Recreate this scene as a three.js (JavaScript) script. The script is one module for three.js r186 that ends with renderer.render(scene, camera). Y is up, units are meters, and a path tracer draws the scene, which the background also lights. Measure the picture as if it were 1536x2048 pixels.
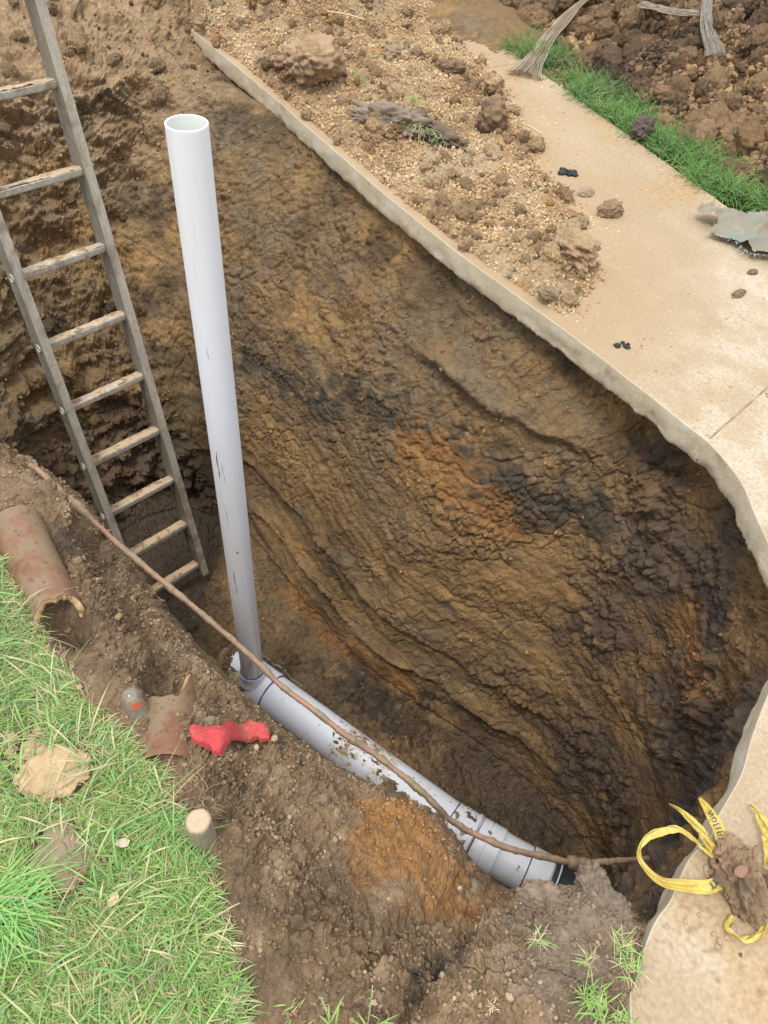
import * as THREE from 'three';
import { mergeGeometries, mergeVertices } from 'three/addons/utils/BufferGeometryUtils.js';
import { MarchingCubes } from 'three/addons/objects/MarchingCubes.js';

// ------------------------------------------------------------------ camera, sky, sun, exposure
const scene = new THREE.Scene();
const camera = new THREE.PerspectiveCamera(67.0, 0.75, 0.05, 400);
camera.position.set(0, 1.6, 0);                                     // eye height above the lawn, looking steeply down into the pit
camera.rotation.set(-0.8495, 0, 0.1045, 'XYZ');
scene.add(camera);

const renderer = new THREE.WebGLRenderer({ antialias: true });
renderer.setSize(768, 1024);
renderer.toneMapping = THREE.LinearToneMapping;
renderer.toneMappingExposure = 1.54;
renderer.shadowMap.enabled = true;

const clamp = (x, a = 0, b = 1) => Math.min(b, Math.max(a, x));
const lerp = (a, b, t) => a + (b - a) * t;
const smooth = (a, b, x) => { const t = clamp((x - a) / (b - a)); return t * t * (3 - 2 * t); };
function rng(seed) { let s = seed | 0; return () => { s = (s + 0x6d2b79f5) | 0; let t = Math.imul(s ^ (s >>> 15), 1 | s); t = (t + Math.imul(t ^ (t >>> 7), 61 | t)) ^ t; return ((t ^ (t >>> 14)) >>> 0) / 4294967296; }; }

// gradient noise, sums of it, and cells
const PERM = new Uint8Array(512);
{ const r = rng(77), p = Array.from({ length: 256 }, (_, i) => i); for (let i = 255; i > 0; i--) { const j = Math.floor(r() * (i + 1)); [p[i], p[j]] = [p[j], p[i]]; } for (let i = 0; i < 512; i++) PERM[i] = p[i & 255]; }
function grad(h, x, y, z) { h &= 15; const u = h < 8 ? x : y, v = h < 4 ? y : h === 12 || h === 14 ? x : z; return ((h & 1) ? -u : u) + ((h & 2) ? -v : v); }
function noise(x, y, z) {
  const X0 = Math.floor(x), Y0 = Math.floor(y), Z0 = Math.floor(z), X = X0 & 255, Y = Y0 & 255, Z = Z0 & 255;
  x -= X0; y -= Y0; z -= Z0;
  const u = x * x * x * (x * (x * 6 - 15) + 10), v = y * y * y * (y * (y * 6 - 15) + 10), w = z * z * z * (z * (z * 6 - 15) + 10);
  const A = PERM[X] + Y, AA = PERM[A] + Z, AB = PERM[A + 1] + Z, B = PERM[X + 1] + Y, BA = PERM[B] + Z, BB = PERM[B + 1] + Z;
  const l = (t, a, b) => a + t * (b - a);
  return l(w, l(v, l(u, grad(PERM[AA], x, y, z), grad(PERM[BA], x - 1, y, z)), l(u, grad(PERM[AB], x, y - 1, z), grad(PERM[BB], x - 1, y - 1, z))),
    l(v, l(u, grad(PERM[AA + 1], x, y, z - 1), grad(PERM[BA + 1], x - 1, y, z - 1)), l(u, grad(PERM[AB + 1], x, y - 1, z - 1), grad(PERM[BB + 1], x - 1, y - 1, z - 1))));
}
function fbm(x, y, z, n = 4, gain = 0.5) { let s = 0, a = 1, t = 0; for (let i = 0; i < n; i++) { s += a * noise(x, y, z); t += a; a *= gain; x = x * 2.03 + 7.1; y = y * 2.03 + 3.7; z = z * 2.03 + 1.3; } return s / t; }
function ridged(x, y, z, n = 4) { let s = 0, a = 1, t = 0; for (let i = 0; i < n; i++) { s += a * (1 - 2 * Math.abs(noise(x, y, z))); t += a; a *= 0.5; x = x * 2.1 + 5.2; y = y * 2.1 + 1.9; z = z * 2.1 + 8.3; } return s / t; }
const CELL = [0, 0, 0];
function cells(x, y, z) {                                            // nearest two cell distances and the nearest cell's number
  const xi = Math.floor(x), yi = Math.floor(y), zi = Math.floor(z); let f1 = 9, f2 = 9, id = 0;
  for (let i = -1; i <= 1; i++) for (let j = -1; j <= 1; j++) for (let k = -1; k <= 1; k++) {
    const h = PERM[PERM[PERM[(xi + i) & 255] + ((yi + j) & 255)] + ((zi + k) & 255)], h2 = PERM[h + 91], h3 = PERM[h2 + 37];
    const dx = xi + i + h / 255 - x, dy = yi + j + h2 / 255 - y, dz = zi + k + h3 / 255 - z, d = dx * dx + dy * dy + dz * dz;
    if (d < f1) { f2 = f1; f1 = d; id = h; } else if (d < f2) f2 = d;
  }
  CELL[0] = Math.sqrt(f1); CELL[1] = Math.sqrt(f2); CELL[2] = id; return CELL;
}
// rounded crumbs of one size: 0 in the joints between them, up to 1 on their tops
function crumbs(x, y, z) { const c = cells(x, y, z); return (0.35 + 0.65 * (c[2] / 255)) * smooth(0, 0.55, c[1] - c[0]); }

// overcast sky: a white cloud sheet, a little brighter overhead, faintly cooler in its thin places
{
  const w = 512, h = 256, d = new Float32Array(w * h * 4);
  for (let j = 0; j < h; j++) for (let i = 0; i < w; i++) {
    const el = (j + 0.5) / h * Math.PI - Math.PI / 2, az = (i + 0.5) / w * 2 * Math.PI;
    const x = Math.cos(el) * Math.cos(az), y = Math.sin(el), z = Math.cos(el) * Math.sin(az);
    const c = 0.5 + 0.5 * fbm(x * 2.2 + 3, y * 3.4, z * 2.2, 5);
    const k = (y > 0 ? 0.42 + 0.84 * y : 0.25) * (0.8 + 0.4 * c), o = (j * w + i) * 4;
    d[o] = k * lerp(0.93, 1.0, c); d[o + 1] = k * lerp(0.985, 1.0, c); d[o + 2] = k * lerp(1.10, 1.02, c); d[o + 3] = 1;
  }
  const sky = new THREE.DataTexture(d, w, h, THREE.RGBAFormat, THREE.FloatType);
  sky.mapping = THREE.EquirectangularReflectionMapping; sky.magFilter = THREE.LinearFilter; sky.minFilter = THREE.LinearFilter; sky.needsUpdate = true;
  scene.background = sky; scene.environment = sky;
  scene.backgroundIntensity = 1.0; scene.environmentIntensity = 1.0;
}
const sun = new THREE.DirectionalLight(new THREE.Color(1.0, 0.955, 0.89), 1.35);
sun.position.set(-2.2, 9, 1.2); sun.target.position.set(0, -1, -2.2);
sun.castShadow = true; sun.shadow.radius = 26; sun.shadow.mapSize.set(2048, 2048);
Object.assign(sun.shadow.camera, { left: -7, right: 7, top: 7, bottom: -7, near: 0.5, far: 30 });
scene.add(sun, sun.target);

// ------------------------------------------------------------------ helpers for objects
const names = {};
function numbered(n) { const k = names[n] = (names[n] ?? -1) + 1; return k ? n + '_' + String(k).padStart(3, '0') : n; }
function tag(o, label, category, group, kind) { o.userData.label = label; if (category) o.userData.category = category; if (group) o.userData.group = group; if (kind) o.userData.kind = kind; return o; }
function thing(name, label, category, [x, y, z] = [0, 0, 0], turn = 0, group) { const o = new THREE.Group(); o.name = numbered(name); o.position.set(x, y, z); o.rotation.y = turn; scene.add(o); return tag(o, label, category, group); }
function mesh(name, geometry, material, parent = scene) { const m = new THREE.Mesh(geometry, material); m.name = parent === scene ? numbered(name) : name; m.castShadow = m.receiveShadow = true; parent.add(m); return m; }
function gridGeometry(nu, nv, P, C, UV, closed = false) {            // (nu x nv) vertices from functions or arrays
  const g = new THREE.BufferGeometry(), idx = [];
  for (let i = 0; i < nu - (closed ? 0 : 1); i++) for (let j = 0; j < nv - 1; j++) { const a = i * nv + j, b = ((i + 1) % nu) * nv + j; idx.push(a, b, a + 1, b, b + 1, a + 1); }
  g.setAttribute('position', new THREE.BufferAttribute(P, 3));
  if (C) g.setAttribute('color', new THREE.BufferAttribute(C, 3));
  if (UV) g.setAttribute('uv', new THREE.BufferAttribute(UV, 2));
  g.setIndex(new THREE.BufferAttribute(new Uint32Array(idx), 1)); g.computeVertexNormals(); return g;
}
function tileTexture(n, f, srgb) {                                   // f(u, v) -> grey or [r, g, b], 0..1
  const d = new Uint8Array(n * n * 4);
  for (let j = 0; j < n; j++) for (let i = 0; i < n; i++) { const c = f(i / n, j / n), o = (j * n + i) * 4; d[o] = 255 * clamp(c[0] ?? c); d[o + 1] = 255 * clamp(c[1] ?? c); d[o + 2] = 255 * clamp(c[2] ?? c); d[o + 3] = 255; }
  const t = new THREE.DataTexture(d, n, n); t.wrapS = t.wrapT = THREE.RepeatWrapping; t.magFilter = THREE.LinearFilter; t.minFilter = THREE.LinearMipmapLinearFilter; t.generateMipmaps = true; if (srgb) t.colorSpace = THREE.SRGBColorSpace; t.needsUpdate = true; return t;
}
const ring = (u, v, r, f, o = 0) => { const a = u * 2 * Math.PI, b = v * 2 * Math.PI; return [Math.cos(a) * r + o, Math.sin(a) * r + Math.cos(b) * f, Math.sin(b) * f]; };
function tiled(u, v, f, n, o) {                                       // noise that repeats: four shifted copies cross-faded
  const s = (x, y) => fbm(x * f + o, y * f + o * 1.7, o, n);
  const a = smooth(0.75, 1, u), b = smooth(0.75, 1, v);
  return lerp(lerp(s(u, v), s(u - 1, v), a), lerp(s(u, v - 1), s(u - 1, v - 1), a), b);
}

// ------------------------------------------------------------------ soil materials
function tileCrumbs(u, v, n, seed) {                                  // crumbs on a repeating n x n net of cells
  const x = u * n, y = v * n, xi = Math.floor(x), yi = Math.floor(y); let f1 = 9, f2 = 9, id = 0;
  for (let i = -1; i <= 1; i++) for (let j = -1; j <= 1; j++) { const a = ((xi + i) % n + n) % n, b = ((yi + j) % n + n) % n, h = PERM[(PERM[(a + seed) & 255] + b) & 255], h2 = PERM[(h + 71) & 255], d = Math.hypot(xi + i + h / 255 - x, yi + j + h2 / 255 - y); if (d < f1) { f2 = f1; f1 = d; id = h; } else if (d < f2) f2 = d; }
  return (0.3 + 0.7 * id / 255) * smooth(0, 0.4, f2 - f1);
}
const soilBump = tileTexture(1024, (u, v) => { const w = 0.06 * tiled(u, v, 9, 3, 4.4), u2 = u + w + 2, v2 = v + 0.7 * w + 2; return 0.1 + 0.42 * tileCrumbs(u2 % 1, v2 % 1, 17, 3) + 0.30 * tileCrumbs(u2 % 1, v2 % 1, 41, 9) + 0.12 * tileCrumbs(u, v, 90, 5) + 0.25 * tiled(u, v, 24, 4, 3.1); });
const soilGrain = tileTexture(1024, (u, v) => { const n = tiled(u, v, 70, 3, 5.5), m = tiled(u, v, 14, 4, 1.5), k = 0.82 + 0.40 * n + 0.32 * m, c = tileCrumbs(u, v, 60, 31); const s = c > 0.93 ? 0.28 : 0; return [k + s, k + s * 0.95, k + s * 0.85]; });
const soilMat = new THREE.MeshStandardMaterial({ vertexColors: true, roughness: 0.9, map: soilGrain, bumpMap: soilBump, bumpScale: 0.0055 });
const dustMat = new THREE.MeshStandardMaterial({ vertexColors: true, roughness: 0.97, map: soilGrain, bumpMap: soilBump, bumpScale: 0.010 });
const wetMat = new THREE.MeshStandardMaterial({ vertexColors: true, roughness: 0.72, map: soilGrain, bumpMap: soilBump, bumpScale: 0.010 });

const mixc = (a, b, t) => { t = clamp(t); return [lerp(a[0], b[0], t), lerp(a[1], b[1], t), lerp(a[2], b[2], t)]; };
const SOIL = {
  dark: [0.105, 0.066, 0.034], brown: [0.245, 0.150, 0.064], grey: [0.205, 0.150, 0.088], tan: [0.36, 0.245, 0.135],
  ochre: [0.34, 0.195, 0.070], orange: [0.36, 0.165, 0.042], black: [0.022, 0.020, 0.018], pale: [0.44, 0.32, 0.19], dust: [0.47, 0.35, 0.22], humus: [0.27, 0.212, 0.155],
};

// ------------------------------------------------------------------ the pit: one sheet of soil from the pit floor up its walls and out over the ground
const FLOOR = [new THREE.Vector2(-0.95, -2.4), new THREE.Vector2(0.85, -1.25)];
const STATIONS = [   // round the pit: foot, lower wall, upper wall, top, rim, ground, ground, far
  [[0.9, -2.15, -0.95], [0.8, -1.4, -0.8], [0.7, -0.7, -0.62], [0.66, -0.14, -0.46], [0.8, -0.13, -0.3], [1.2, -0.13, 0.3], [2, -0.13, 1.2], [15, -0.05, 60]],
  [[1.08, -2.14, -1.0], [1.0, -1.4, -0.9], [0.92, -0.7, -0.78], [0.84, -0.12, -0.66], [1.1, -0.13, -0.5], [2.2, -0.13, 0], [2.8, -0.13, 0.2], [60, 0, 20]],
  [[1.15, -2.15, -1.15], [1.15, -1.4, -1.1], [1.1, -0.7, -1.02], [1.04, -0.12, -0.96], [1.3, -0.13, -0.9], [2.3, -0.13, -0.9], [2.8, -0.13, -0.9], [60, 0, -2]],
  [[1.13, -2.15, -1.3], [1.17, -1.4, -1.3], [1.16, -0.7, -1.28], [1.15, -0.12, -1.27], [1.35, -0.13, -1.3], [2.2, -0.13, -1.6], [2.7, -0.1, -1.8], [60, 0, -15]],
  [[1.0, -2.15, -1.5], [1.06, -1.4, -1.58], [1.1, -0.7, -1.67], [1.17, -0.12, -1.73], [1.3, -0.13, -1.8], [2.0, -0.13, -2.2], [2.4, -0.1, -2.4], [55, 0, -30]],
  [[0.62, -2.15, -1.8], [0.72, -1.4, -1.92], [0.83, -0.7, -2.06], [0.99, -0.12, -2.19], [1.15, -0.13, -2.25], [1.7, -0.13, -2.75], [2.1, -0.06, -3.0], [45, 0, -45]],
  [[-0.04, -2.13, -2.2], [0.08, -1.4, -2.3], [0.22, -0.7, -2.42], [0.49, -0.11, -2.65], [0.66, -0.13, -2.75], [1.3, -0.13, -3.4], [1.62, -0.05, -3.6], [35, 0, -55]],
  [[-0.80, -2.13, -3.0], [-0.66, -1.4, -3.12], [-0.5, -0.7, -3.24], [-0.19, -0.11, -3.46], [0.0, -0.13, -3.6], [0.75, -0.13, -4.3], [1.05, -0.05, -4.5], [25, 0, -70]],
  [[-0.96, -2.15, -3.12], [-1.08, -1.4, -3.3], [-1.05, -0.7, -3.72], [-0.78, -0.11, -4.05], [-0.6, -0.13, -4.2], [0.2, -0.12, -4.95], [0.6, 0.05, -5.2], [10, 0.3, -80]],
  [[-1.05, -2.14, -3.12], [-1.32, -1.4, -3.30], [-1.62, -0.7, -3.9], [-1.45, -0.10, -4.45], [-1.35, -0.10, -4.85], [-1.0, 0.12, -5.6], [-0.8, 0.4, -6.5], [-10, 0.5, -80]],
  [[-1.30, -2.08, -3.10], [-1.55, -1.4, -3.32], [-1.84, -0.7, -3.78], [-1.95, -0.10, -4.2], [-2.1, 0.08, -4.6], [-2.4, 0.3, -5.5], [-2.6, 0.5, -7], [-30, 0.5, -80]],
  [[-1.58, -2.08, -2.85], [-1.85, -1.4, -3.02], [-2.16, -0.7, -3.40], [-2.5, -0.10, -3.8], [-2.8, 0.06, -4.1], [-3.3, 0.2, -4.8], [-4.5, 0.3, -6], [-60, 0.3, -60]],
  [[-1.62, -2.08, -2.4], [-1.9, -1.4, -2.45], [-2.2, -0.7, -2.6], [-2.6, -0.10, -2.8], [-2.9, 0, -2.9], [-3.5, 0, -3.1], [-5, 0, -3.5], [-70, 0, -20]],
  [[-1.35, -2.12, -2.0], [-1.6, -1.4, -1.95], [-1.8, -0.7, -1.9], [-2.0, -0.2, -1.85], [-2.2, -0.05, -1.8], [-2.8, 0, -1.6], [-4, 0, -1.4], [-70, 0, -5]],
  [[-1.0, -2.14, -1.9], [-1.12, -1.4, -1.85], [-1.26, -0.7, -1.83], [-1.32, -0.3, -1.78], [-1.22, -0.15, -1.58], [-1.12, -0.03, -1.32], [-2, 0, 0], [-60, 0, 10]],
  [[-0.8, -2.13, -1.8], [-0.85, -1.4, -1.74], [-0.94, -0.7, -1.66], [-0.97, -0.28, -1.57], [-0.91, -0.15, -1.36], [-0.80, -0.02, -1.05], [-1.3, 0, -0.2], [-50, 0, 40]],
  [[-0.5, -2.13, -1.6], [-0.54, -1.4, -1.5], [-0.6, -0.7, -1.34], [-0.63, -0.3, -1.21], [-0.6, -0.17, -1.02], [-0.54, -0.02, -0.8], [-0.8, 0, 0], [-30, 0, 60]],
  [[-0.15, -2.13, -1.42], [-0.2, -1.4, -1.27], [-0.27, -0.7, -1.07], [-0.31, -0.3, -0.94], [-0.33, -0.17, -0.81], [-0.36, -0.02, -0.64], [-0.4, 0, 0.4], [-10, 0, 70]],
  [[0.1, -2.13, -1.28], [0.05, -1.4, -1.12], [-0.02, -0.7, -0.92], [-0.05, -0.3, -0.79], [-0.12, -0.16, -0.63], [-0.21, -0.03, -0.42], [-0.2, 0, 0.5], [-3, 0, 75]],
  [[0.35, -2.13, -1.12], [0.3, -1.4, -0.96], [0.23, -0.7, -0.8], [0.20, -0.3, -0.685], [0.11, -0.17, -0.47], [0.03, -0.06, -0.2], [0, 0, 0.6], [2, 0, 75]],
  [[0.55, -2.13, -1.02], [0.5, -1.4, -0.86], [0.42, -0.7, -0.68], [0.345, -0.365, -0.545], [0.295, -0.15, -0.40], [0.25, -0.04, -0.15], [0.2, 0, 0.7], [5, 0, 75]],
  [[0.72, -2.13, -0.97], [0.66, -1.4, -0.8], [0.57, -0.7, -0.65], [0.50, -0.16, -0.52], [0.47, -0.03, -0.4], [0.43, -0.02, -0.15], [0.4, 0, 0.7], [8, 0, 75]],
].map((s) => { const foot = new THREE.Vector2(s[0][0], s[0][2]), ab = FLOOR[1].clone().sub(FLOOR[0]), t = clamp(foot.clone().sub(FLOOR[0]).dot(ab) / ab.lengthSq()), c = FLOOR[0].clone().addScaledVector(ab, t); return [[c.x, lerp(-2.14, -2.17, smooth(0, 0.3, t)), c.y], ...s]; });
const NST = STATIONS.length;
const cat = (a, b, c, d, t) => 0.5 * (2 * b + (c - a) * t + (2 * a - 5 * b + 4 * c - d) * t * t + (3 * b - a - 3 * c + d) * t * t * t);
function pitPoint(t, s, out) {                                       // t: station, s: 0 floor middle ... 4 top edge ... 8 far ground
  const i = Math.floor(t), ft = t - i, k = Math.min(7, Math.floor(s)), fs = s - k;
  for (let c = 0; c < 3; c++) {
    const col = [];
    for (let j = -1; j <= 2; j++) { const kk = clamp(k + j, 0, 8); const v = (q) => STATIONS[((i + q) % NST + NST) % NST][kk][c]; col.push(cat(v(-1), v(0), v(1), v(2), ft)); }
    out[c] = k >= 6 ? lerp(col[1], col[2], fs) : cat(col[0], col[1], col[2], col[3], fs);
  }
  return out;
}

function segd(p, a, b) { const dx = b[0] - a[0], dy = b[1] - a[1], dz = b[2] - a[2], t = clamp(((p[0] - a[0]) * dx + (p[1] - a[1]) * dy + (p[2] - a[2]) * dz) / (dx * dx + dy * dy + dz * dz)); return Math.hypot(p[0] - a[0] - dx * t, p[1] - a[1] - dy * t, p[2] - a[2] - dz * t); }
// stains and seams in the soil: places, radius, colour, how strong
const BLACKBAND = [[-0.95, -1.05, -3.3], [-0.62, -1.09, -3.19], [-0.38, -1.03, -2.95], [-0.17, -0.76, -2.84], [0.03, -0.73, -2.62], [0.16, -0.68, -2.49], [0.30, -0.72, -2.35], [0.49, -0.72, -2.24], [0.81, -0.64, -2.10], [1.0, -0.66, -1.88]];
const STAINS = [
  [[[0.10, -0.80, -2.50], [0.30, -0.78, -2.36], [0.46, -0.85, -2.23]], 0.17, 'orange', 0.95],
  [[[1.13, -0.62, -1.60], [1.13, -0.70, -1.35]], 0.13, 'orange', 0.65],
  [[[0.80, -1.03, -1.98], [0.6, -1.1, -2.05]], 0.14, 'ochre', 0.7],
  [[[-0.50, -2.14, -2.62], [-0.29, -2.16, -2.38], [0.0, -2.12, -2.16], [0.25, -2.08, -2.03]], 0.075, 'orange', 0.9],
  [[[-0.75, -1.95, -3.0], [-0.3, -1.88, -2.5], [0.1, -1.8, -2.2]], 0.09, 'ochre', 0.6],
  [[[-0.9, -1.6, -3.15], [-0.4, -1.5, -2.75], [0.2, -1.35, -2.25]], 0.16, 'ochre', 0.45],
  [[[-0.55, -0.45, -3.2], [-0.25, -0.5, -3.0]], 0.22, 'ochre', 0.6],
  [[[-0.90, -0.14, -4.10], [-1.10, -0.2, -4.2]], 0.16, 'black', 0.75],
  [[[-0.03, -2.17, -2.10], [0.12, -2.17, -1.92], [0.28, -2.15, -1.86]], 0.19, 'black', 0.95],
  [[[0.30, -2.09, -2.02], [0.38, -2.09, -1.98]], 0.065, 'black', 1],
  [[[1.12, -0.51, -1.65], [1.13, -0.45, -1.5]], 0.07, 'black', 0.9],
  [[[1.14, -0.63, -1.12], [0.99, -0.58, -0.86]], 0.22, 'black', 0.95],
  [[[0.86, -0.26, -2.16], [1.0, -0.3, -1.98]], 0.10, 'black', 0.8],
  [[[0.62, -0.22, -2.42]], 0.06, 'black', 0.9],
  [[[-1.87, -0.25, -4.12], [-1.7, -0.15, -4.2]], 0.12, 'black', 0.6],
  [[[-2.12, -0.25, -3.93], [-2.3, -0.22, -3.8]], 0.10, 'black', 0.85],
  [[[-1.78, -0.86, -3.45]], 0.10, 'black', 0.8],
  [[[-1.45, -0.12, -4.35], [-1.2, -0.2, -4.4], [-1.55, -0.3, -4.1]], 0.28, 'tan', 0.85],
  [[[-1.9, -0.02, -4.3], [-2.2, -0.02, -4.1]], 0.26, 'tan', 0.6],
  [[[0.06, -0.19, -0.58], [0.20, -0.22, -0.57], [0.27, -0.21, -0.50]], 0.13, 'orange', 0.9],
  [[[0.06, -0.26, -0.70], [0.14, -0.28, -0.68]], 0.07, 'orange', 0.9],
  [[[-0.02, -0.12, -0.50], [0.08, -0.12, -0.42]], 0.10, 'dark', 0.55],
  [[[0.22, -0.12, -0.42], [0.30, -0.14, -0.46]], 0.08, 'grey', 0.9],
  [[[0.26, -0.12, -0.39], [0.22, -0.10, -0.34], [0.17, -0.08, -0.29]], 0.042, 'black', 1],
  [[[0.335, -0.04, -0.37], [0.28, -0.03, -0.27], [0.38, -0.03, -0.27]], 0.10, 'tan', 0.85],
  [[[0.1, -0.95, -2.4], [0.5, -1.1, -2.12]], 0.26, 'ochre', 0.55],
  [[[-0.55, -1.35, -2.95], [-0.2, -1.3, -2.6]], 0.24, 'ochre', 0.55],
  [[[-0.75, -0.7, -3.4], [-0.5, -0.3, -3.4]], 0.22, 'ochre', 0.4],
  [[[-0.21, -0.08, -0.5], [-0.19, -0.06, -0.35]], 0.07, 'dark', 0.8],
  [[[0.48, -0.02, -0.47], [0.42, 0.0, -0.35]], 0.14, 'humus', 0.9],
  [[[-0.72, -0.1, -1.0], [-0.6, -0.14, -0.95]], 0.10, 'dark', 0.7],
];
const GOUGE = [[0.155, -0.20], [0.165, -0.265], [0.215, -0.335], [0.275, -0.385], [0.29, -0.43]], LEDGE = [[0.10, -0.36], [0.16, -0.43], [0.25, -0.475], [0.34, -0.50]];
function stain(p, c, wy2 = 1) {
  const wx = 0.10 * fbm(p[0] * 5, p[1] * 5, p[2] * 5, 4), wy = 0.10 * fbm(p[0] * 5 + 40, p[1] * 5, p[2] * 5, 4), n = fbm(p[0] * 17, p[1] * 17, p[2] * 17, 4);
  const q = [p[0] + wx, (p[1] + wy) * wy2, p[2] + wx * 0.5];
  for (const [pts, r, name, k] of STAINS) {
    let d = 9; if (pts.length === 1) d = Math.hypot(q[0] - pts[0][0], q[1] - pts[0][1] * wy2, q[2] - pts[0][2]); else for (let i = 0; i + 1 < pts.length; i++) d = Math.min(d, segd(q, [pts[i][0], pts[i][1] * wy2, pts[i][2]], [pts[i + 1][0], pts[i + 1][1] * wy2, pts[i + 1][2]]));
    if (d > r * 2.2) continue;
    c = mixc(c, SOIL[name], k * smooth(1.1, 0.35, d / r + n * 1.5 + 0.1) * (0.75 + 0.5 * n));
  }
  return c;
}
function wallColour(p, t, s, up) {
  const a = fbm(p[0] * 1.7, p[1] * 3.2, p[2] * 1.7, 5), b = fbm(p[0] * 6 + 9, p[1] * 9, p[2] * 6, 4), d = fbm(p[0] * 26, p[1] * 26, p[2] * 26, 3), e = fbm(p[0] * 3.1 + 30, p[1] * 3.1, p[2] * 3.1, 4);
  let c = mixc([0.235, 0.150, 0.070], [0.35, 0.21, 0.080], smooth(-0.12, 0.42, a + 0.5 * b));
  c = mixc(c, SOIL.grey, smooth(0.0, 0.4, b - 0.5 * a + 0.1) * 0.8);
  c = mixc(c, SOIL.dark, smooth(0.02, 0.36, e + 0.4 * d) * 0.85);
  const endw = smooth(8.3, 9.3, t) * (1 - smooth(13, 14, t));
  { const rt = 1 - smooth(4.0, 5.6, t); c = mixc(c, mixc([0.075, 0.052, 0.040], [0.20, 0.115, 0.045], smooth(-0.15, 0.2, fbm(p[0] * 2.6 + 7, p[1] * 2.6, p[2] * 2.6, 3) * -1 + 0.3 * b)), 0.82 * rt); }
  c = mixc(c, SOIL.dark, smooth(0.1, 0.5, endw * 0.25 + 0.4 * e + 0.3 * b) * endw * 0.4);
  if (endw > 0) c = mixc(c, SOIL.tan, endw * smooth(-0.75, 0.05, p[1] + 0.6 * b) * smooth(0.2, 0.65, up + 0.4 * d));
  { const u = p[0] * 0.6 + p[2] * 0.8, sb = fbm(u * 1.5, p[1] * 13 + u * 2, p[0] * 2, 5), low = smooth(-0.8, -1.3, p[1]); c = mixc(c, [0.36, 0.225, 0.095], low * (1 - endw) * smooth(0.05, 0.35, sb) * 0.7); c = mixc(c, [0.10, 0.068, 0.04], low * smooth(0.05, 0.35, -sb) * 0.6); }
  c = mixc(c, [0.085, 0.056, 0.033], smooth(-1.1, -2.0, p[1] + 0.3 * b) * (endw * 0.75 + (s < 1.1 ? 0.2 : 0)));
  // the black seam half way down the long wall
  if (t > 4 && t < 8) {
    let dd = 9; const q = [p[0], p[1] + 0.11 * fbm(p[0] * 4, p[1] * 4, p[2] * 4, 3), p[2]];
    for (let i = 0; i + 1 < BLACKBAND.length; i++) dd = Math.min(dd, segd(q, BLACKBAND[i], BLACKBAND[i + 1]));
    c = mixc(c, SOIL.black, 0.95 * smooth(1.0, 0.25, dd / 0.125 + 1.7 * fbm(p[0] * 11, p[1] * 11, p[2] * 11, 4) + 0.1));
    c = mixc(c, SOIL.grey, 0.35 * smooth(1.0, 0.3, dd / 0.2 + b));
  }
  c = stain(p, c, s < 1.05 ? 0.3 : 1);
  const k = 1 + 0.35 * d; return [c[0] * k, c[1] * k, c[2] * k];
}
function bankColour(p, t, s, up) {
  const a = fbm(p[0] * 5, p[1] * 5, p[2] * 5, 4), b = fbm(p[0] * 18, p[1] * 18, p[2] * 18, 4), d = fbm(p[0] * 60, p[1] * 60, p[2] * 60, 2);
  let c = mixc([0.225, 0.148, 0.080], SOIL.dark, smooth(-0.1, 0.4, a + 0.6 * b) * 0.75);
  c = mixc(c, [0.33, 0.235, 0.14], smooth(0.0, 0.42, -a * 0.5 + b) * 0.85);
  c = stain(p, c, 0.3);
  const k = 1 + 0.3 * d; return [c[0] * k, c[1] * k, c[2] * k];
}
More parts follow.
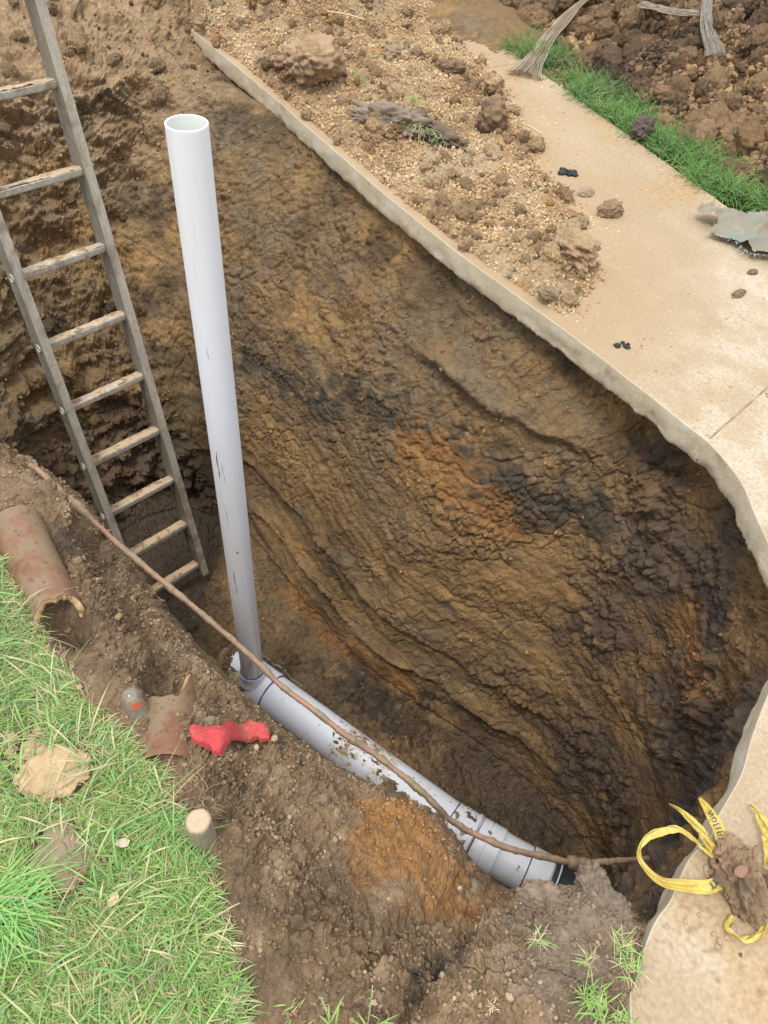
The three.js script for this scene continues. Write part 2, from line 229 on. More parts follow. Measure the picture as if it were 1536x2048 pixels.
function soilRise(p, t, s) {
  const [x, y, z] = p, endw = smooth(8.3, 9.2, t) * (1 - smooth(13, 13.8, t)), bank = smooth(13.4, 14.2, t);
  const floor = 1 - smooth(0.85, 1.15, s), wall = (1 - floor) * (1 - smooth(3.9, 4.3, s)), far = smooth(6.2, 7.2, s);
  let h = 0;
  if (wall > 0.001) {
    const u = x * 0.6 + z * 0.8, lw = wall * (1 - endw) * (1 - bank), ew = wall * endw;
    const right = 1 - smooth(4.4, 5.6, t), strata = fbm(u * 2.2, y * 11 + u * 3, x, 4), rough = smooth(-0.22, 0.22, fbm(x * 2.4 + 5, y * 2.4, z * 2.4, 3) + 0.32 * (y + 0.85));
    if (lw > 0.001) {
      h += lw * (0.07 * fbm(x * 1.6, y * 1.6, z * 1.6, 3) + 0.016 * (1 - rough) * (1 - 0.8 * right) * fbm(u * 2, y * 15 + 2 * u, x * 2, 5) + 0.012 * strata + 0.014 * ridged(u * 4.2, y * 4.6 - u, x * 3, 4));
      h += lw * rough * (0.016 * crumbs(x * 9, y * 9, z * 9) + 0.018 * crumbs(x * 24, y * 24, z * 24) + 0.010 * crumbs(x * 55, y * 55, z * 55)) * (0.45 + 0.9 * smooth(-0.2, 0.3, fbm(x * 4, y * 4, z * 4 + 9, 3)));
      h += lw * right * smooth(-0.05, 0.2, fbm(x * 2.6 + 7, y * 2.6, z * 2.6, 3)) * (0.035 * crumbs(x * 9, y * 9, z * 9) + 0.022 * crumbs(x * 22, y * 22, z * 22) + 0.010 * crumbs(x * 50, y * 50, z * 50));
      h += lw * (1 - rough) * (1 - 0.75 * right) * (0.0035 * ridged(u * 9, y * 42 + u * 5, x * 6, 4) + 0.006 * crumbs(x * 24 + 4, y * 40, z * 24) * smooth(0, 0.3, fbm(x * 5, y * 5, z * 5, 3)));
      h += lw * 0.012 * fbm(x * 20, y * 24, z * 20, 5) - lw * (() => { const wx = 0.03 * fbm(x * 9, y * 9, z * 9, 2), c1 = cells(x * 11 + wx * 11, y * 13, z * 11), a1 = 1 - smooth(0, 0.10, c1[1] - c1[0]), c2 = cells(x * 27, y * 30 + wx * 27, z * 27), a2 = 1 - smooth(0, 0.14, c2[1] - c2[0]); return 0.012 * a1 * smooth(-0.15, 0.2, fbm(x * 3.3, y * 3.3, z * 3.3 + 5, 2)) + 0.006 * a2 * smooth(-0.2, 0.15, fbm(x * 5, y * 5 + 3, z * 5, 2)); })() - lw * 0.014 * Math.pow(Math.max(0, 1 - 9 * Math.abs(fbm(x * 5 + 2, y * 6, z * 5, 3))), 2) * smooth(-0.1, 0.2, fbm(x * 2, y * 2, z * 2 + 4, 2));
      // ledges that the digger's bucket left near the foot, and a lip of clods under the slab
      const led = (at, w, k) => { const q = (y - at + 0.06 * fbm(u * 2.5, at, 3, 3)) / w; return k * (q > 0 ? Math.exp(-q * 0.9) : Math.exp(-q * q * 9)); };
      h += lw * smooth(3.8, 5, t) * (led(-1.93, 0.10, 0.06) + 0.8 * led(-1.66, 0.12, 0.045));
      h += lw * smooth(4.9, 5.6, t) * (1 - smooth(6.2, 6.6, t)) * led(-0.42, 0.10, 0.06);
    }
    if (ew > 0.001) h += ew * (0.13 * fbm(x * 2.0, y * 2.6, z * 2.0, 3) + 0.10 * crumbs(x * 4.2 + 0.1 * x, y * 5, z * 4.2) + 0.05 * crumbs(x * 10, y * 12, z * 10) + 0.03 * crumbs(x * 25, y * 27, z * 25) + 0.015 * crumbs(x * 55, y * 55, z * 55) + 0.02 * fbm(x * 16, y * 22, z * 16, 4) + 0.03 * ridged(x * 4, y * 7, z * 4, 4) - 0.05);
    if (wall * bank > 0.001) h += wall * bank * (0.03 * fbm(x * 5, y * 5, z * 5, 4) + 0.015 * crumbs(x * 22, y * 22, z * 22));
  }
  if (floor > 0.001) h += floor * (0.05 * fbm(x * 3, 0, z * 3, 3) + 0.035 * crumbs(x * 9, y * 9, z * 9) + 0.022 * crumbs(x * 24, y * 24, z * 24) + 0.008 * crumbs(x * 60, y * 60, z * 60) + 0.01 * fbm(x * 30, y * 30, z * 30, 3));
  const CL = [[-0.742, -0.09, -0.970, 0.062, 0.085], [-0.69, -0.09, -0.94, 0.05, 0.05], [-0.47, -0.1, -0.86, 0.06, 0.05], [-0.50, -0.1, -0.90, 0.06, 0.03], [-0.83, -0.08, -1.12, 0.05, 0.03]];
  if (bank > 0.5 && s > 3.8) for (const [cx, , cz, r, k] of CL) { const d = Math.hypot(x - cx, z - cz) / r; if (d < 2) h -= k * Math.exp(-d * d * 1.5); }
  const top = (1 - floor) * (1 - wall) * (1 - far);
  if (top > 0.001) {
    const sm = clamp(1 - Math.hypot((x - 0.17) / 0.20, (z + 0.53) / 0.13)) * 1.6, rough = 1 - 0.75 * clamp(sm), lawn = smooth(5.8, 6.1, s) * bank;
    let k = 0.03 * fbm(x * 6, y * 6, z * 6, 3) + 0.012 * fbm(x * 20, y * 20, z * 20, 4) + rough * (0.018 * crumbs(x * 19, y * 19, z * 19) + 0.015 * crumbs(x * 42, y * 42, z * 42) + 0.011 * crumbs(x * 90, y * 90, z * 90)) - 0.01;
    if (bank > 0.5) {
      const m = Math.exp(-Math.pow(Math.hypot((x - 0.495) / 0.085, (z + 0.41) / 0.085), 2)); k += m * (0.055 + 0.03 * crumbs(x * 9, y * 9, z * 9));
      for (const [L, hi, w] of [[GOUGE, 0.030, 0.10], [LEDGE, 0.014, 0.07]]) {   // spade cuts: the ground steps up on one side of a line
        let dg = 9, sg = 1; const wob = 0.012 * fbm(x * 22, 4, z * 22, 3); for (let i = 0; i + 1 < L.length; i++) { const [a, b] = [L[i], L[i + 1]], d = segd([x, 0, z], [a[0], 0, a[1]], [b[0], 0, b[1]]); if (d < dg) { dg = d; sg = Math.sign((b[0] - a[0]) * (z - a[1]) - (b[1] - a[1]) * (x - a[0])) || 1; } }
        const sd = sg * dg + wob; k += hi * (smooth(-0.010, 0.006, sd) * 2 - 1) * Math.exp(-Math.pow(dg / w, 2)) - 0.6 * hi * Math.exp(-Math.pow((sd + 0.016) / 0.014, 2));
      }
    } else if (s < 6 && t < 8.6) k *= 0.3;
    else k += 0.06 * crumbs(x * 5, y * 5, z * 5) * (t < 13 ? 1 : 0.3);
    h += top * k * (1 - 0.7 * lawn);
  }
  return h;
}
const SURFACES = [];
const GROUND = { cell: 0.012, x0: -2.6, z0: -2.4, nx: 330, nz: 260 };   // heights of the near ground, for what stands on it
GROUND.y = new Float32Array(GROUND.nx * GROUND.nz).fill(-9);
function groundY(x, z) { const i = Math.round((x - GROUND.x0) / GROUND.cell), j = Math.round((z - GROUND.z0) / GROUND.cell); if (i < 1 || j < 1 || i >= GROUND.nx - 1 || j >= GROUND.nz - 1) return 0; let m = -9; for (let a = -1; a <= 1; a++) for (let b = -1; b <= 1; b++) m = Math.max(m, GROUND.y[(i + a) * GROUND.nz + j + b]); return m < -5 ? 0 : m; }
const pit = thing('excavation', 'deep soil pit with steep brown walls around the drain pipe'); pit.userData.kind = 'structure';
const ground = thing('ground', 'trodden brown earth around the open pit'); ground.userData.kind = 'structure';
function soilPatch(tCounts, t0, sCounts, isBank) {
  const T = [], S = [];
  tCounts.forEach((n, i) => { for (let k = 0; k < n; k++) T.push(t0 + i + k / n); }); T.push(t0 + tCounts.length);
  sCounts.forEach((n, i) => { for (let k = 0; k < n; k++) S.push(i + k / n); }); S.push(8);
  const nu = T.length, nv = S.length, P = new Float32Array(nu * nv * 3), C = new Float32Array(nu * nv * 3), UV = new Float32Array(nu * nv * 2), o = [0, 0, 0];
  T.forEach((t, i) => S.forEach((s, j) => { pitPoint(t, s, o); P.set(o, (i * nv + j) * 3); }));
  const P0 = P.slice(), base = gridGeometry(nu, nv, P.slice()), N = base.attributes.normal.array;
  for (let i = 0; i < nu; i++) for (let j = 0; j < nv; j++) {
    const k = (i * nv + j) * 3, t = T[i] % NST, s = S[j], p = [P[k], P[k + 1], P[k + 2]], h = soilRise(p, t, s);
    let nx = N[k], ny = N[k + 1], nz = N[k + 2]; if (s < 0.6) { nx = 0; ny = -1; nz = 0; }
    P[k] -= nx * h; P[k + 1] -= ny * h; P[k + 2] -= nz * h;
  }
  // texture coordinates in metres along the sheet
  const AU = new Float32Array(nu * nv), AV = new Float32Array(nu * nv), s3 = S.findIndex((q) => q >= (isBank ? 4.5 : 2.6));
  for (let i = 0, run = 0; i < nu; i++) { const k = (i * nv + s3) * 3, l = k - nv * 3; if (i) run += Math.hypot(P0[k] - P0[l], P0[k + 1] - P0[l + 1], P0[k + 2] - P0[l + 2]); let down = 0; for (let j = 0; j < nv; j++) { const a = (i * nv + j) * 3; if (j) down += Math.hypot(P0[a] - P0[a - 3], P0[a + 1] - P0[a - 2], P0[a + 2] - P0[a - 1]); AU[i * nv + j] = S[j] < 1 || S[j] > 5.5 ? P0[a] : run; AV[i * nv + j] = S[j] < 1 || S[j] > 5.5 ? P0[a + 2] : down; } }
  const g = gridGeometry(nu, nv, P), M = g.attributes.normal.array, soilKeep = g.index.array;
  for (let i = 0; i < nu; i++) for (let j = 0; j < nv; j++) {
    const q = i * nv + j, k = q * 3, t = T[i] % NST, s = S[j], p = [P[k], P[k + 1], P[k + 2]], up = Math.abs(M[k + 1]);
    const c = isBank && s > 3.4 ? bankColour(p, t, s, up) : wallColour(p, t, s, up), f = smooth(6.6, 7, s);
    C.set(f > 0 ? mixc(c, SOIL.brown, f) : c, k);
    UV[q * 2] = AU[q] / 0.45; UV[q * 2 + 1] = AV[q] / 0.45;
    if (isBank && s > 3.8) { const a = Math.round((p[0] - GROUND.x0) / GROUND.cell), b = Math.round((p[2] - GROUND.z0) / GROUND.cell); if (a >= 0 && b >= 0 && a < GROUND.nx && b < GROUND.nz) GROUND.y[a * GROUND.nz + b] = Math.max(GROUND.y[a * GROUND.nz + b], p[1]); }
  }
  SURFACES.push({ P, M, C, nu, nv, T, S, sign: -1, isBank });
  const part = (name, lo, hi, m, parent) => {
    const a = S.findIndex((s) => s >= lo - 1e-6), b = S.findIndex((s) => s >= hi - 1e-6), w = b - a + 1, n = nu * w, A = { position: [P, 3], normal: [M, 3], color: [C, 3], uv: [UV, 2] }, out = new THREE.BufferGeometry(), idx = new Uint32Array((nu - 1) * (w - 1) * 6);
    for (const key in A) { const [src, c] = A[key], d = new Float32Array(n * c); for (let i = 0; i < nu; i++) d.set(src.subarray((i * nv + a) * c, (i * nv + b + 1) * c), i * w * c); out.setAttribute(key, new THREE.BufferAttribute(d, c)); }
    let q = 0; for (let i = 0; i < nu - 1; i++) for (let j = 0; j < w - 1; j++) { const e = i * w + j, f = e + w; idx[q++] = e; idx[q++] = e + 1; idx[q++] = f; idx[q++] = f; idx[q++] = e + 1; idx[q++] = f + 1; }
    const nn = out.attributes.normal.array; for (let i = 0; i < nn.length; i++) nn[i] = -nn[i];
    out.setIndex(new THREE.BufferAttribute(idx, 1)); mesh(name, out, m, parent);
  };
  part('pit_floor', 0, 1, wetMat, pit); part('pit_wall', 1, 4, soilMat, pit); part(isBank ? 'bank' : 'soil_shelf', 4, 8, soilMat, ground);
}
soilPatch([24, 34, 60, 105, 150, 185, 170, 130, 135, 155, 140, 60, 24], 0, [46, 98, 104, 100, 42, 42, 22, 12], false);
soilPatch([50, 115, 160, 140, 115, 95, 85, 75, 50], 13, [50, 10, 12, 30, 80, 85, 40, 12], true);

// ------------------------------------------------------------------ the concrete path, undermined by the pit: three cast slabs, smooth on top, ragged below
const PD = [0.55, 0.835], PN = [0.835, -0.55], PO = [-0.78, -4.04];          // along the path, across it, where both start
const toPath = (x, z) => [(x - PO[0]) * PD[0] + (z - PO[1]) * PD[1], (x - PO[0]) * PN[0] + (z - PO[1]) * PN[1]];
const fromPath = (a, b) => [PO[0] + a * PD[0] + b * PN[0], PO[1] + a * PD[1] + b * PN[1]];
const RIM = [[-1.453, -5.020], [-1.180, -4.655], [-0.915, -4.300], [-0.745, -4.070], [-0.590, -3.850], [-0.371, -3.545], [-0.161, -3.249], [0.037, -2.990], [0.228, -2.752], [0.400, -2.555], [0.613, -2.310], [0.788, -2.090], [0.859, -2.000], [0.918, -1.924], [0.981, -1.841],
  [1.027, -1.744], [1.055, -1.664], [1.062, -1.555], [1.074, -1.449], [1.090, -1.30], [1.065, -1.14], [0.949, -0.952], [0.891, -0.851], [0.842, -0.752], [0.773, -0.657], [0.741, -0.603], [0.691, -0.558], [0.641, -0.478], [0.609, -0.442], [0.587, -0.408], [0.566, -0.365], [0.544, -0.312], [0.534, -0.263], [0.50, 0.2], [0.46, 0.7]];
const DIRT = [[-2.2, -0.3], [-2.2, 1.9], [-1.2, 1.75], [-0.6, 1.58], [-0.1, 1.40], [0.26, 1.30], [0.67, 1.13], [1.04, 0.92], [1.39, 0.90], [1.69, 0.72], [1.94, 0.54], [2.16, 0.33], [2.12, -0.3]];
function inPoly(poly, x, y) { let c = false, d = 9; for (let i = 0, j = poly.length - 1; i < poly.length; j = i++) { const [xi, yi] = poly[i], [xj, yj] = poly[j]; if (yi > y !== yj > y && x < (xj - xi) * (y - yi) / (yj - yi) + xi) c = !c; const t = clamp(((x - xi) * (xj - xi) + (y - yi) * (yj - yi)) / ((xj - xi) ** 2 + (yj - yi) ** 2)); d = Math.min(d, Math.hypot(x - xi - t * (xj - xi), y - yi - t * (yj - yi))); } return c ? d : -d; }
const slabTex = (() => {
  const W = 2048, H = 1024, d = new Uint8Array(W * H * 4), b = new Uint8Array(W * H * 4);
  for (let j = 0; j < H; j++) for (let i = 0; i < W; i++) {
    const a = -1.6 + 7.2 * i / W, c = -1.7 + 3.6 * j / H, o = (j * W + i) * 4, n1 = fbm(a * 1.3, c * 2.2, 3, 4), n2 = fbm(a * 7, c * 7, 9, 5), n3 = fbm(a * 52, c * 52, 2, 4, 0.7), n4 = fbm(a * 2.4 + 9, c * 2.4, 5, 3);
    let k = mixc([0.385, 0.292, 0.182], [0.465, 0.372, 0.250], smooth(-0.3, 0.4, n1 + 0.4 * n2));
    k = mixc(k, [0.565, 0.50, 0.40], smooth(0.02, 0.42, 0.7 * n2 + 0.3 * n1 + 0.65 * n3 + 0.20 * smooth(1.6, 2.6, a) * smooth(4.2, 3.0, a) - 0.07) * 0.75);
    k = mixc(k, [0.42, 0.28, 0.135], smooth(0.12, 0.42, n4 + 0.4 * n3) * 0.75);
    k = mixc(k, [0.25, 0.17, 0.095], smooth(0.12, 0.45, n3 + 0.35 * n2 + 0.25 * n4) * 0.7); { const sp = fbm(a * 120, c * 120, 7, 2); k = k.map((v) => v * (1 + 0.35 * sp)); }
    { const sd = inPoly(DIRT, a, c); if (sd > -0.6) k = mixc(k, [0.385, 0.268, 0.150], smooth(-0.5, 0.05, sd + 0.55 * n2 + 0.5 * n3) * 0.65); }
    for (let q = 0; q < 3; q++) { d[o + q] = 255 * Math.pow(clamp(k[q]), 1 / 2.2); b[o + q] = 255 * clamp(0.5 + 0.4 * n2 + 0.35 * n3); } d[o + 3] = b[o + 3] = 255;
  }
  return [d, b].map((x, i) => { const t = new THREE.DataTexture(x, W, H); t.magFilter = THREE.LinearFilter; if (!i) t.colorSpace = THREE.SRGBColorSpace; t.needsUpdate = true; return t; });
})();
const slabMat = new THREE.MeshStandardMaterial({ map: slabTex[0], bumpMap: slabTex[1], bumpScale: 0.005, roughness: 0.95 });
const slabEdgeMat = new THREE.MeshStandardMaterial({ vertexColors: true, roughness: 0.93, bumpMap: soilBump, bumpScale: 0.0012 });
const paintFlat = (g) => { const n = g.attributes.position.count, c = new Float32Array(n * 3); for (let i = 0; i < n; i++) { const k = 0.8 + 0.5 * noise(g.attributes.position.getX(i) * 30, 2, g.attributes.position.getZ(i) * 30); c.set([0.46 * k, 0.34 * k, 0.21 * k], i * 3); } g.setAttribute('color', new THREE.BufferAttribute(c, 3)); return g; };
const path = thing('path', 'dusty concrete path whose slabs overhang the pit'); path.userData.kind = 'structure';
const rimCurve = new THREE.CatmullRomCurve3(RIM.map(([x, z]) => new THREE.Vector3(x, 0, z)), false, 'catmullrom', 0.5);
const rimPts = rimCurve.getSpacedPoints(2600).map((p) => { const n = 0.003 * fbm(p.x * 14, 3, p.z * 14, 4); return [p.x + n * 0.8, p.z - n * 0.6]; });
const nearIdx = (x, z) => { let m = 9, k = 0; rimPts.forEach((p, i) => { const d = Math.hypot(p[0] - x, p[1] - z); if (d < m) { m = d; k = i; } }); return k; };
function slab(i0, i1, farSide) {                                     // a stretch of rim and the far corners that close the outline
  const pts = rimPts.slice(i0, i1 + 1), shape = new THREE.Shape();
  [...pts, ...farSide].forEach(([x, z], i) => (i ? shape.lineTo(x, -z) : shape.moveTo(x, -z)));
  const top = new THREE.ShapeGeometry(shape); top.rotateX(-Math.PI / 2);
  const uv = top.attributes.uv, ps = top.attributes.position; for (let i = 0; i < uv.count; i++) { const [a, b] = toPath(ps.getX(i), ps.getZ(i)); uv.setXY(i, (a + 1.6) / 7.2, (b + 1.7) / 3.6); }
  const body = mesh('slab', top, slabMat, path);
  // the broken edge: a rounded arris, a hand-smoothed face, ragged lumps below, then the underside
  const rows = [[0, 0], [-0.0006, 0.0016], [-0.002, 0.0022], [-0.010, 0.003], [-0.024, 0.004], [-0.038, 0.004], [-0.052, 0.004], [-0.066, 0.003], [-0.078, 0.002], [-0.088, 0], [-0.094, -0.008], [-0.092, -0.03], [-0.088, -0.30]];
  const n = pts.length, nv = rows.length, P = new Float32Array(n * nv * 3), C = new Float32Array(n * nv * 3), UV = new Float32Array(n * nv * 2); let len = 0;
  for (let i = 0; i < n; i++) {
    const a = pts[Math.max(0, i - 1)], b = pts[Math.min(n - 1, i + 1)], q = Math.hypot(b[0] - a[0], b[1] - a[1]) || 1, ox = -(b[1] - a[1]) / q, oz = (b[0] - a[0]) / q; if (i) len += Math.hypot(pts[i][0] - pts[i - 1][0], pts[i][1] - pts[i - 1][1]);
    const thick = (0.88 + 0.12 * fbm(len * 2.3, 1, 4, 2) + 0.16 * ridged(len * 7, 2, 7, 3) + 0.10 * Math.round(3 * noise(len * 13, 4, 2)) / 3 + 0.05 * ridged(len * 38, 5, 2, 2)) * smooth(-0.05, 0.5, len + (i0 > 100 ? 1 : 0.12));
    rows.forEach(([y, o], j) => {
      const k = (i * nv + j) * 3, r = smooth(2, 7, j), w = j > 10 ? 0 : r * r * 0.012 * (fbm(len * 9, y * 22, 8, 4) + 0.1) + r * 0.0025 * fbm(len * 70, y * 80, 3, 3);
      P[k] = pts[i][0] + ox * (o + w); P[k + 1] = y * (j > 2 ? thick : 1); P[k + 2] = pts[i][1] + oz * (o + w);
      const n2 = fbm(len * 6, y * 14, 2, 4), n3 = fbm(len * 40, y * 40, 6, 3);
      let c = mixc([0.54, 0.455, 0.31], [0.62, 0.55, 0.41], smooth(-0.2, 0.4, n2)); c = mixc(c, [0.62, 0.60, 0.55], smooth(0.12, 0.4, n2 + 0.5 * n3 - Math.abs(y + 0.02) * 6) * 0.9); c = mixc(c, [0.26, 0.19, 0.12], smooth(0.2, 0.5, -n2 + 0.5 * n3) * 0.6); c = mixc(c, [0.33, 0.25, 0.16], 0.3 * (1 - smooth(0.3, 1.8, len + (i0 > 100 ? 1 : 0))));
      C.set(c, k); UV[(i * nv + j) * 2] = len / 0.3; UV[(i * nv + j) * 2 + 1] = (y + o) / 0.3;
    });
  }
  mesh('slab_edge', gridGeometry(n, nv, P, C, UV), slabEdgeMat, body);
  const under = [...farSide.map(([x, z]) => [x, z])]; // outer sides, buried in the ground
  const m = [pts[n - 1], ...under, pts[0]], W = [], I = []; m.forEach(([x, z], i) => { W.push(x, 0, z, x, -0.09, z); if (i) { const k = i * 2; I.push(k - 2, k - 1, k, k, k - 1, k + 1); } });
  const g = new THREE.BufferGeometry(); g.setAttribute('position', new THREE.Float32BufferAttribute(W, 3)); g.setAttribute('uv', new THREE.Float32BufferAttribute(W.map((_, i) => (i % 2 ? 0.2 : 0.3)).slice(0, W.length / 3 * 2), 2)); g.setIndex(I); g.computeVertexNormals();
  mesh('slab_side', g, slabMat, body);
}
{
  const FA = [-0.02, 1.66], j1 = nearIdx(-0.736, -4.105), j2 = nearIdx(0.981, -1.841), far = (a) => fromPath(a, 1.62 - 0.085 * a);
  slab(0, j1, [far(-0.055), far(-2.2), fromPath(-1.6, -0.05)]);
  slab(j1, j2, [[1.476, -2.406], far(2.26), far(-0.055)]);
  for (const [p, q] of [[rimPts[j1], far(-0.055)], [rimPts[j2], [1.475, -2.406]]]) { const L = Math.hypot(q[0] - p[0], q[1] - p[1]), g = new THREE.BoxGeometry(L - 0.03, 0.01, 0.006, 60, 1, 1); g.rotateY(-Math.atan2(q[1] - p[1], q[0] - p[0])); g.translate((p[0] + q[0]) / 2, -0.0035, (p[1] + q[1]) / 2); mesh('joint_filling', paintFlat(g), slabEdgeMat, path); }
  slab(j2, rimPts.length - 1, [[1.2, 0.9], [3.2, 0.2], far(3.9), far(2.26), [1.476, -2.406]]);
}

// ------------------------------------------------------------------ loose soil lying on the path, the spoil heap behind it
const rimB = (() => { const n = 900, t = new Float32Array(n).fill(NaN); rimPts.forEach(([x, z]) => { const [a, b] = toPath(x, z), i = Math.round((a + 2) / 6 * n); if (i >= 0 && i < n && !(t[i] > b)) t[i] = b; }); for (let i = 1; i < n; i++) if (Number.isNaN(t[i])) t[i] = t[i - 1]; for (let i = n - 2; i >= 0; i--) if (Number.isNaN(t[i])) t[i] = t[i + 1]; return (a) => t[clamp(Math.round((a + 2) / 6 * n), 0, n - 1)]; })();
const farB = (a) => 1.62 - 0.085 * a;
const LUMPS = [[-0.10, 0.26, 0.20, 0.11], [0.02, 0.40, 0.14, 0.06], [-0.30, 0.20, 0.14, 0.05], [1.84, 0.40, 0.16, 0.05], [1.62, 0.42, 0.18, 0.04], [0.52, 0.36, 0.22, 0.05], [-0.75, 0.45, 0.22, 0.12], [-1.0, 0.9, 0.3, 0.16], [-0.45, 0.75, 0.16, 0.06]];
function looseHeight(a, b) {
  const [x, z] = fromPath(a, b), n = fbm(x * 3, 2, z * 3, 4), sd = inPoly(DIRT, a, b) + 0.12 * n + 0.05 * fbm(x * 14, 5, z * 14, 3), m = smooth(-0.02, 0.22, sd), edge = smooth(0.005, 0.07, b - rimB(a));
  let h = -0.012 + 0.030 * m;
  h += m * (0.012 * fbm(x * 7, 1, z * 7, 4) + 0.030 * crumbs(x * 8, 0.3, z * 8) * smooth(-0.1, 0.3, fbm(x * 2.2, 8, z * 2.2, 3))) + smooth(-0.10, 0.12, sd) * (0.013 * crumbs(x * 24, 0.7, z * 24) + 0.008 * crumbs(x * 52, 0.2, z * 52) + 0.005 * crumbs(x * 95, 0.4, z * 95));
  h += 0.006 * smooth(0.05, 0.3, fbm(x * 5, 4, z * 5, 5)) * crumbs(x * 60, 0.6, z * 60) * 1.6;
  for (const [la, lb, r, k] of LUMPS) { const d = Math.hypot(a - la, b - lb) / r; if (d < 2) h += k * Math.exp(-d * d * 2) * (0.7 + 0.6 * crumbs(x * 9, 0.5, z * 9)); }
  h += smooth(-0.5, -1.7, a) * (0.30 + 0.12 * fbm(x * 3, 9, z * 3, 3) + 0.10 * crumbs(x * 6, 0.5, z * 6));
  return -0.05 + (h + 0.05) * edge;
}
function looseColour(x, y, z, up) {
  const a = fbm(x * 2.5, 3, z * 2.5, 4), b = fbm(x * 11, y * 11, z * 11, 4), d = fbm(x * 50, y * 50, z * 50, 2);
  let c = mixc([0.45, 0.305, 0.160], [0.54, 0.40, 0.235], smooth(-0.2, 0.35, a + 0.6 * b));
  c = mixc(c, [0.25, 0.155, 0.08], smooth(0.05, 0.4, -a + 0.7 * b) * 0.8); c = mixc(c, [0.44, 0.23, 0.085], smooth(0.2, 0.45, fbm(x * 6 + 7, 5, z * 6, 4)) * 0.7);
  c = mixc(c, [0.24, 0.15, 0.08], smooth(0.12, 0.34, y + 0.05 * b) * 0.7);
  const k = 1 + 0.35 * d; return [c[0] * k, c[1] * k, c[2] * k];
}
{
  const nu = 620, nv = 250, P = new Float32Array(nu * nv * 3), C = new Float32Array(nu * nv * 3), UV = new Float32Array(nu * nv * 2);
  for (let i = 0; i < nu; i++) for (let j = 0; j < nv; j++) {
    const a = lerp(-2.1, 2.75, Math.pow(i / (nu - 1), 0.92)), b0 = rimB(a) + 0.006, b = lerp(b0, farB(a) + 0.02, j / (nv - 1)), [x, z] = fromPath(a, b), y = looseHeight(a, b), k = i * nv + j;
    P.set([x, y, z], k * 3); C.set(looseColour(x, y, z), k * 3); UV.set([x / 0.4, z / 0.4], k * 2);
  }
  const g = gridGeometry(nu, nv, P, C, UV); SURFACES.push({ P, M: g.attributes.normal.array, C, nu, nv, sign: 1 });
  const m = mesh('loose_soil', g, dustMat); m.userData.kind = 'stuff'; m.userData.label = 'crumbly tan soil spilled over the concrete path';
}
function heapEdge(a) { return farB(a) + 0.30 + 0.13 * fbm(a * 2.2, 4, 1, 4) + 0.10 * smooth(1.2, 2.6, a) - 0.24 * smooth(-0.2, -1.0, a); }
function heapHeight(a, q) {                                         // q: distance in from the heap's foot
  const b = heapEdge(a) + q, [x, z] = fromPath(a, b);
  const big = 0.85 * smooth(-0.1, 1.5, q) + 0.35 * smooth(1.2, 3, q), w = smooth(-0.02, 0.25, q);
  return -0.05 + 0.05 * smooth(-0.06, 0.02, q) + big + w * (0.16 * fbm(x * 1.8, 1, z * 1.8, 3) + 0.16 * crumbs(x * 3.1, 0.4, z * 3.1) + 0.06 * crumbs(x * 7.5, 0.5, z * 7.5)) + smooth(-0.02, 0.1, q) * (0.035 * crumbs(x * 15, 0.3, z * 15) + 0.018 * crumbs(x * 36, 0.6, z * 36) + 0.04 * fbm(x * 12, 3, z * 12, 4));
}
{
  const nu = 560, nv = 300, P = new Float32Array(nu * nv * 3), C = new Float32Array(nu * nv * 3), UV = new Float32Array(nu * nv * 2);
  for (let i = 0; i < nu; i++) for (let j = 0; j < nv; j++) {
    const a = lerp(-3.4, 3.4, i / (nu - 1)), q = lerp(-0.06, 3.6, Math.pow(j / (nv - 1), 1.35)), [x0, z0] = fromPath(a, heapEdge(a) + q), y = heapHeight(a, q), k = i * nv + j;
    const x = x0 + 0.05 * fbm(x0 * 8, y * 8, z0 * 8, 3), z = z0 + 0.05 * fbm(x0 * 8 + 9, y * 8, z0 * 8, 3);
    const n1 = fbm(x * 1.6, y * 1.6, z * 1.6, 4), n2 = fbm(x * 7, y * 7, z * 7, 4), n3 = fbm(x * 40, y * 40, z * 40, 2);
    let c = mixc([0.225, 0.142, 0.074], [0.33, 0.212, 0.108], smooth(-0.25, 0.3, n1 + 0.5 * n2)); c = mixc(c, [0.095, 0.066, 0.045], smooth(0.08, 0.42, -n1 + 0.7 * n2) * 0.85); c = mixc(c, [0.40, 0.20, 0.075], smooth(0.3, 0.5, n2 + 0.2 * n1) * 0.6);
    const g = 1 + 0.4 * n3; P.set([x, y, z], k * 3); C.set([c[0] * g, c[1] * g, c[2] * g], k * 3); UV.set([x / 0.45 + y * 0.6, z / 0.45], k * 2);
  }
  const gg = gridGeometry(nu, nv, P, C, UV); SURFACES.push({ P, M: gg.attributes.normal.array, C, nu, nv, sign: 1 });
  const m = mesh('spoil_heap', gg, soilMat); tag(m, 'large heap of dug-out brown clods behind the path and grass strip', 'soil heap', null, 'structure'); delete m.userData.category;
}

// ------------------------------------------------------------------ grass
const grassMat = new THREE.MeshPhysicalMaterial({ color: 0xffffff, roughness: 0.75, side: THREE.DoubleSide, transmission: 0.3, thickness: 0 });
function bladeGeometry(bend, n = 6, w = 0.5) {                       // one unit high and one unit wide at its foot, folded along the middle, bent towards +z
  const p = [], idx = [];
  for (let i = 0; i <= n; i++) { const t = i / n, y = Math.sin(t * bend) / bend, z = (1 - Math.cos(t * bend)) / bend, ww = w * (t < 0.5 ? 1 : 1 - Math.pow((t - 0.5) * 2, 1.6)) + 0.02; p.push(-ww, y, z, 0, y - 0.012, z - 0.02, ww, y, z); if (i) { const k = i * 3; idx.push(k - 3, k - 2, k, k, k - 2, k + 1, k - 2, k - 1, k + 1, k + 1, k - 1, k + 2); } }
  const g = new THREE.BufferGeometry(); g.setAttribute('position', new THREE.Float32BufferAttribute(p, 3)); g.setIndex(idx); g.computeVertexNormals(); return g;
}
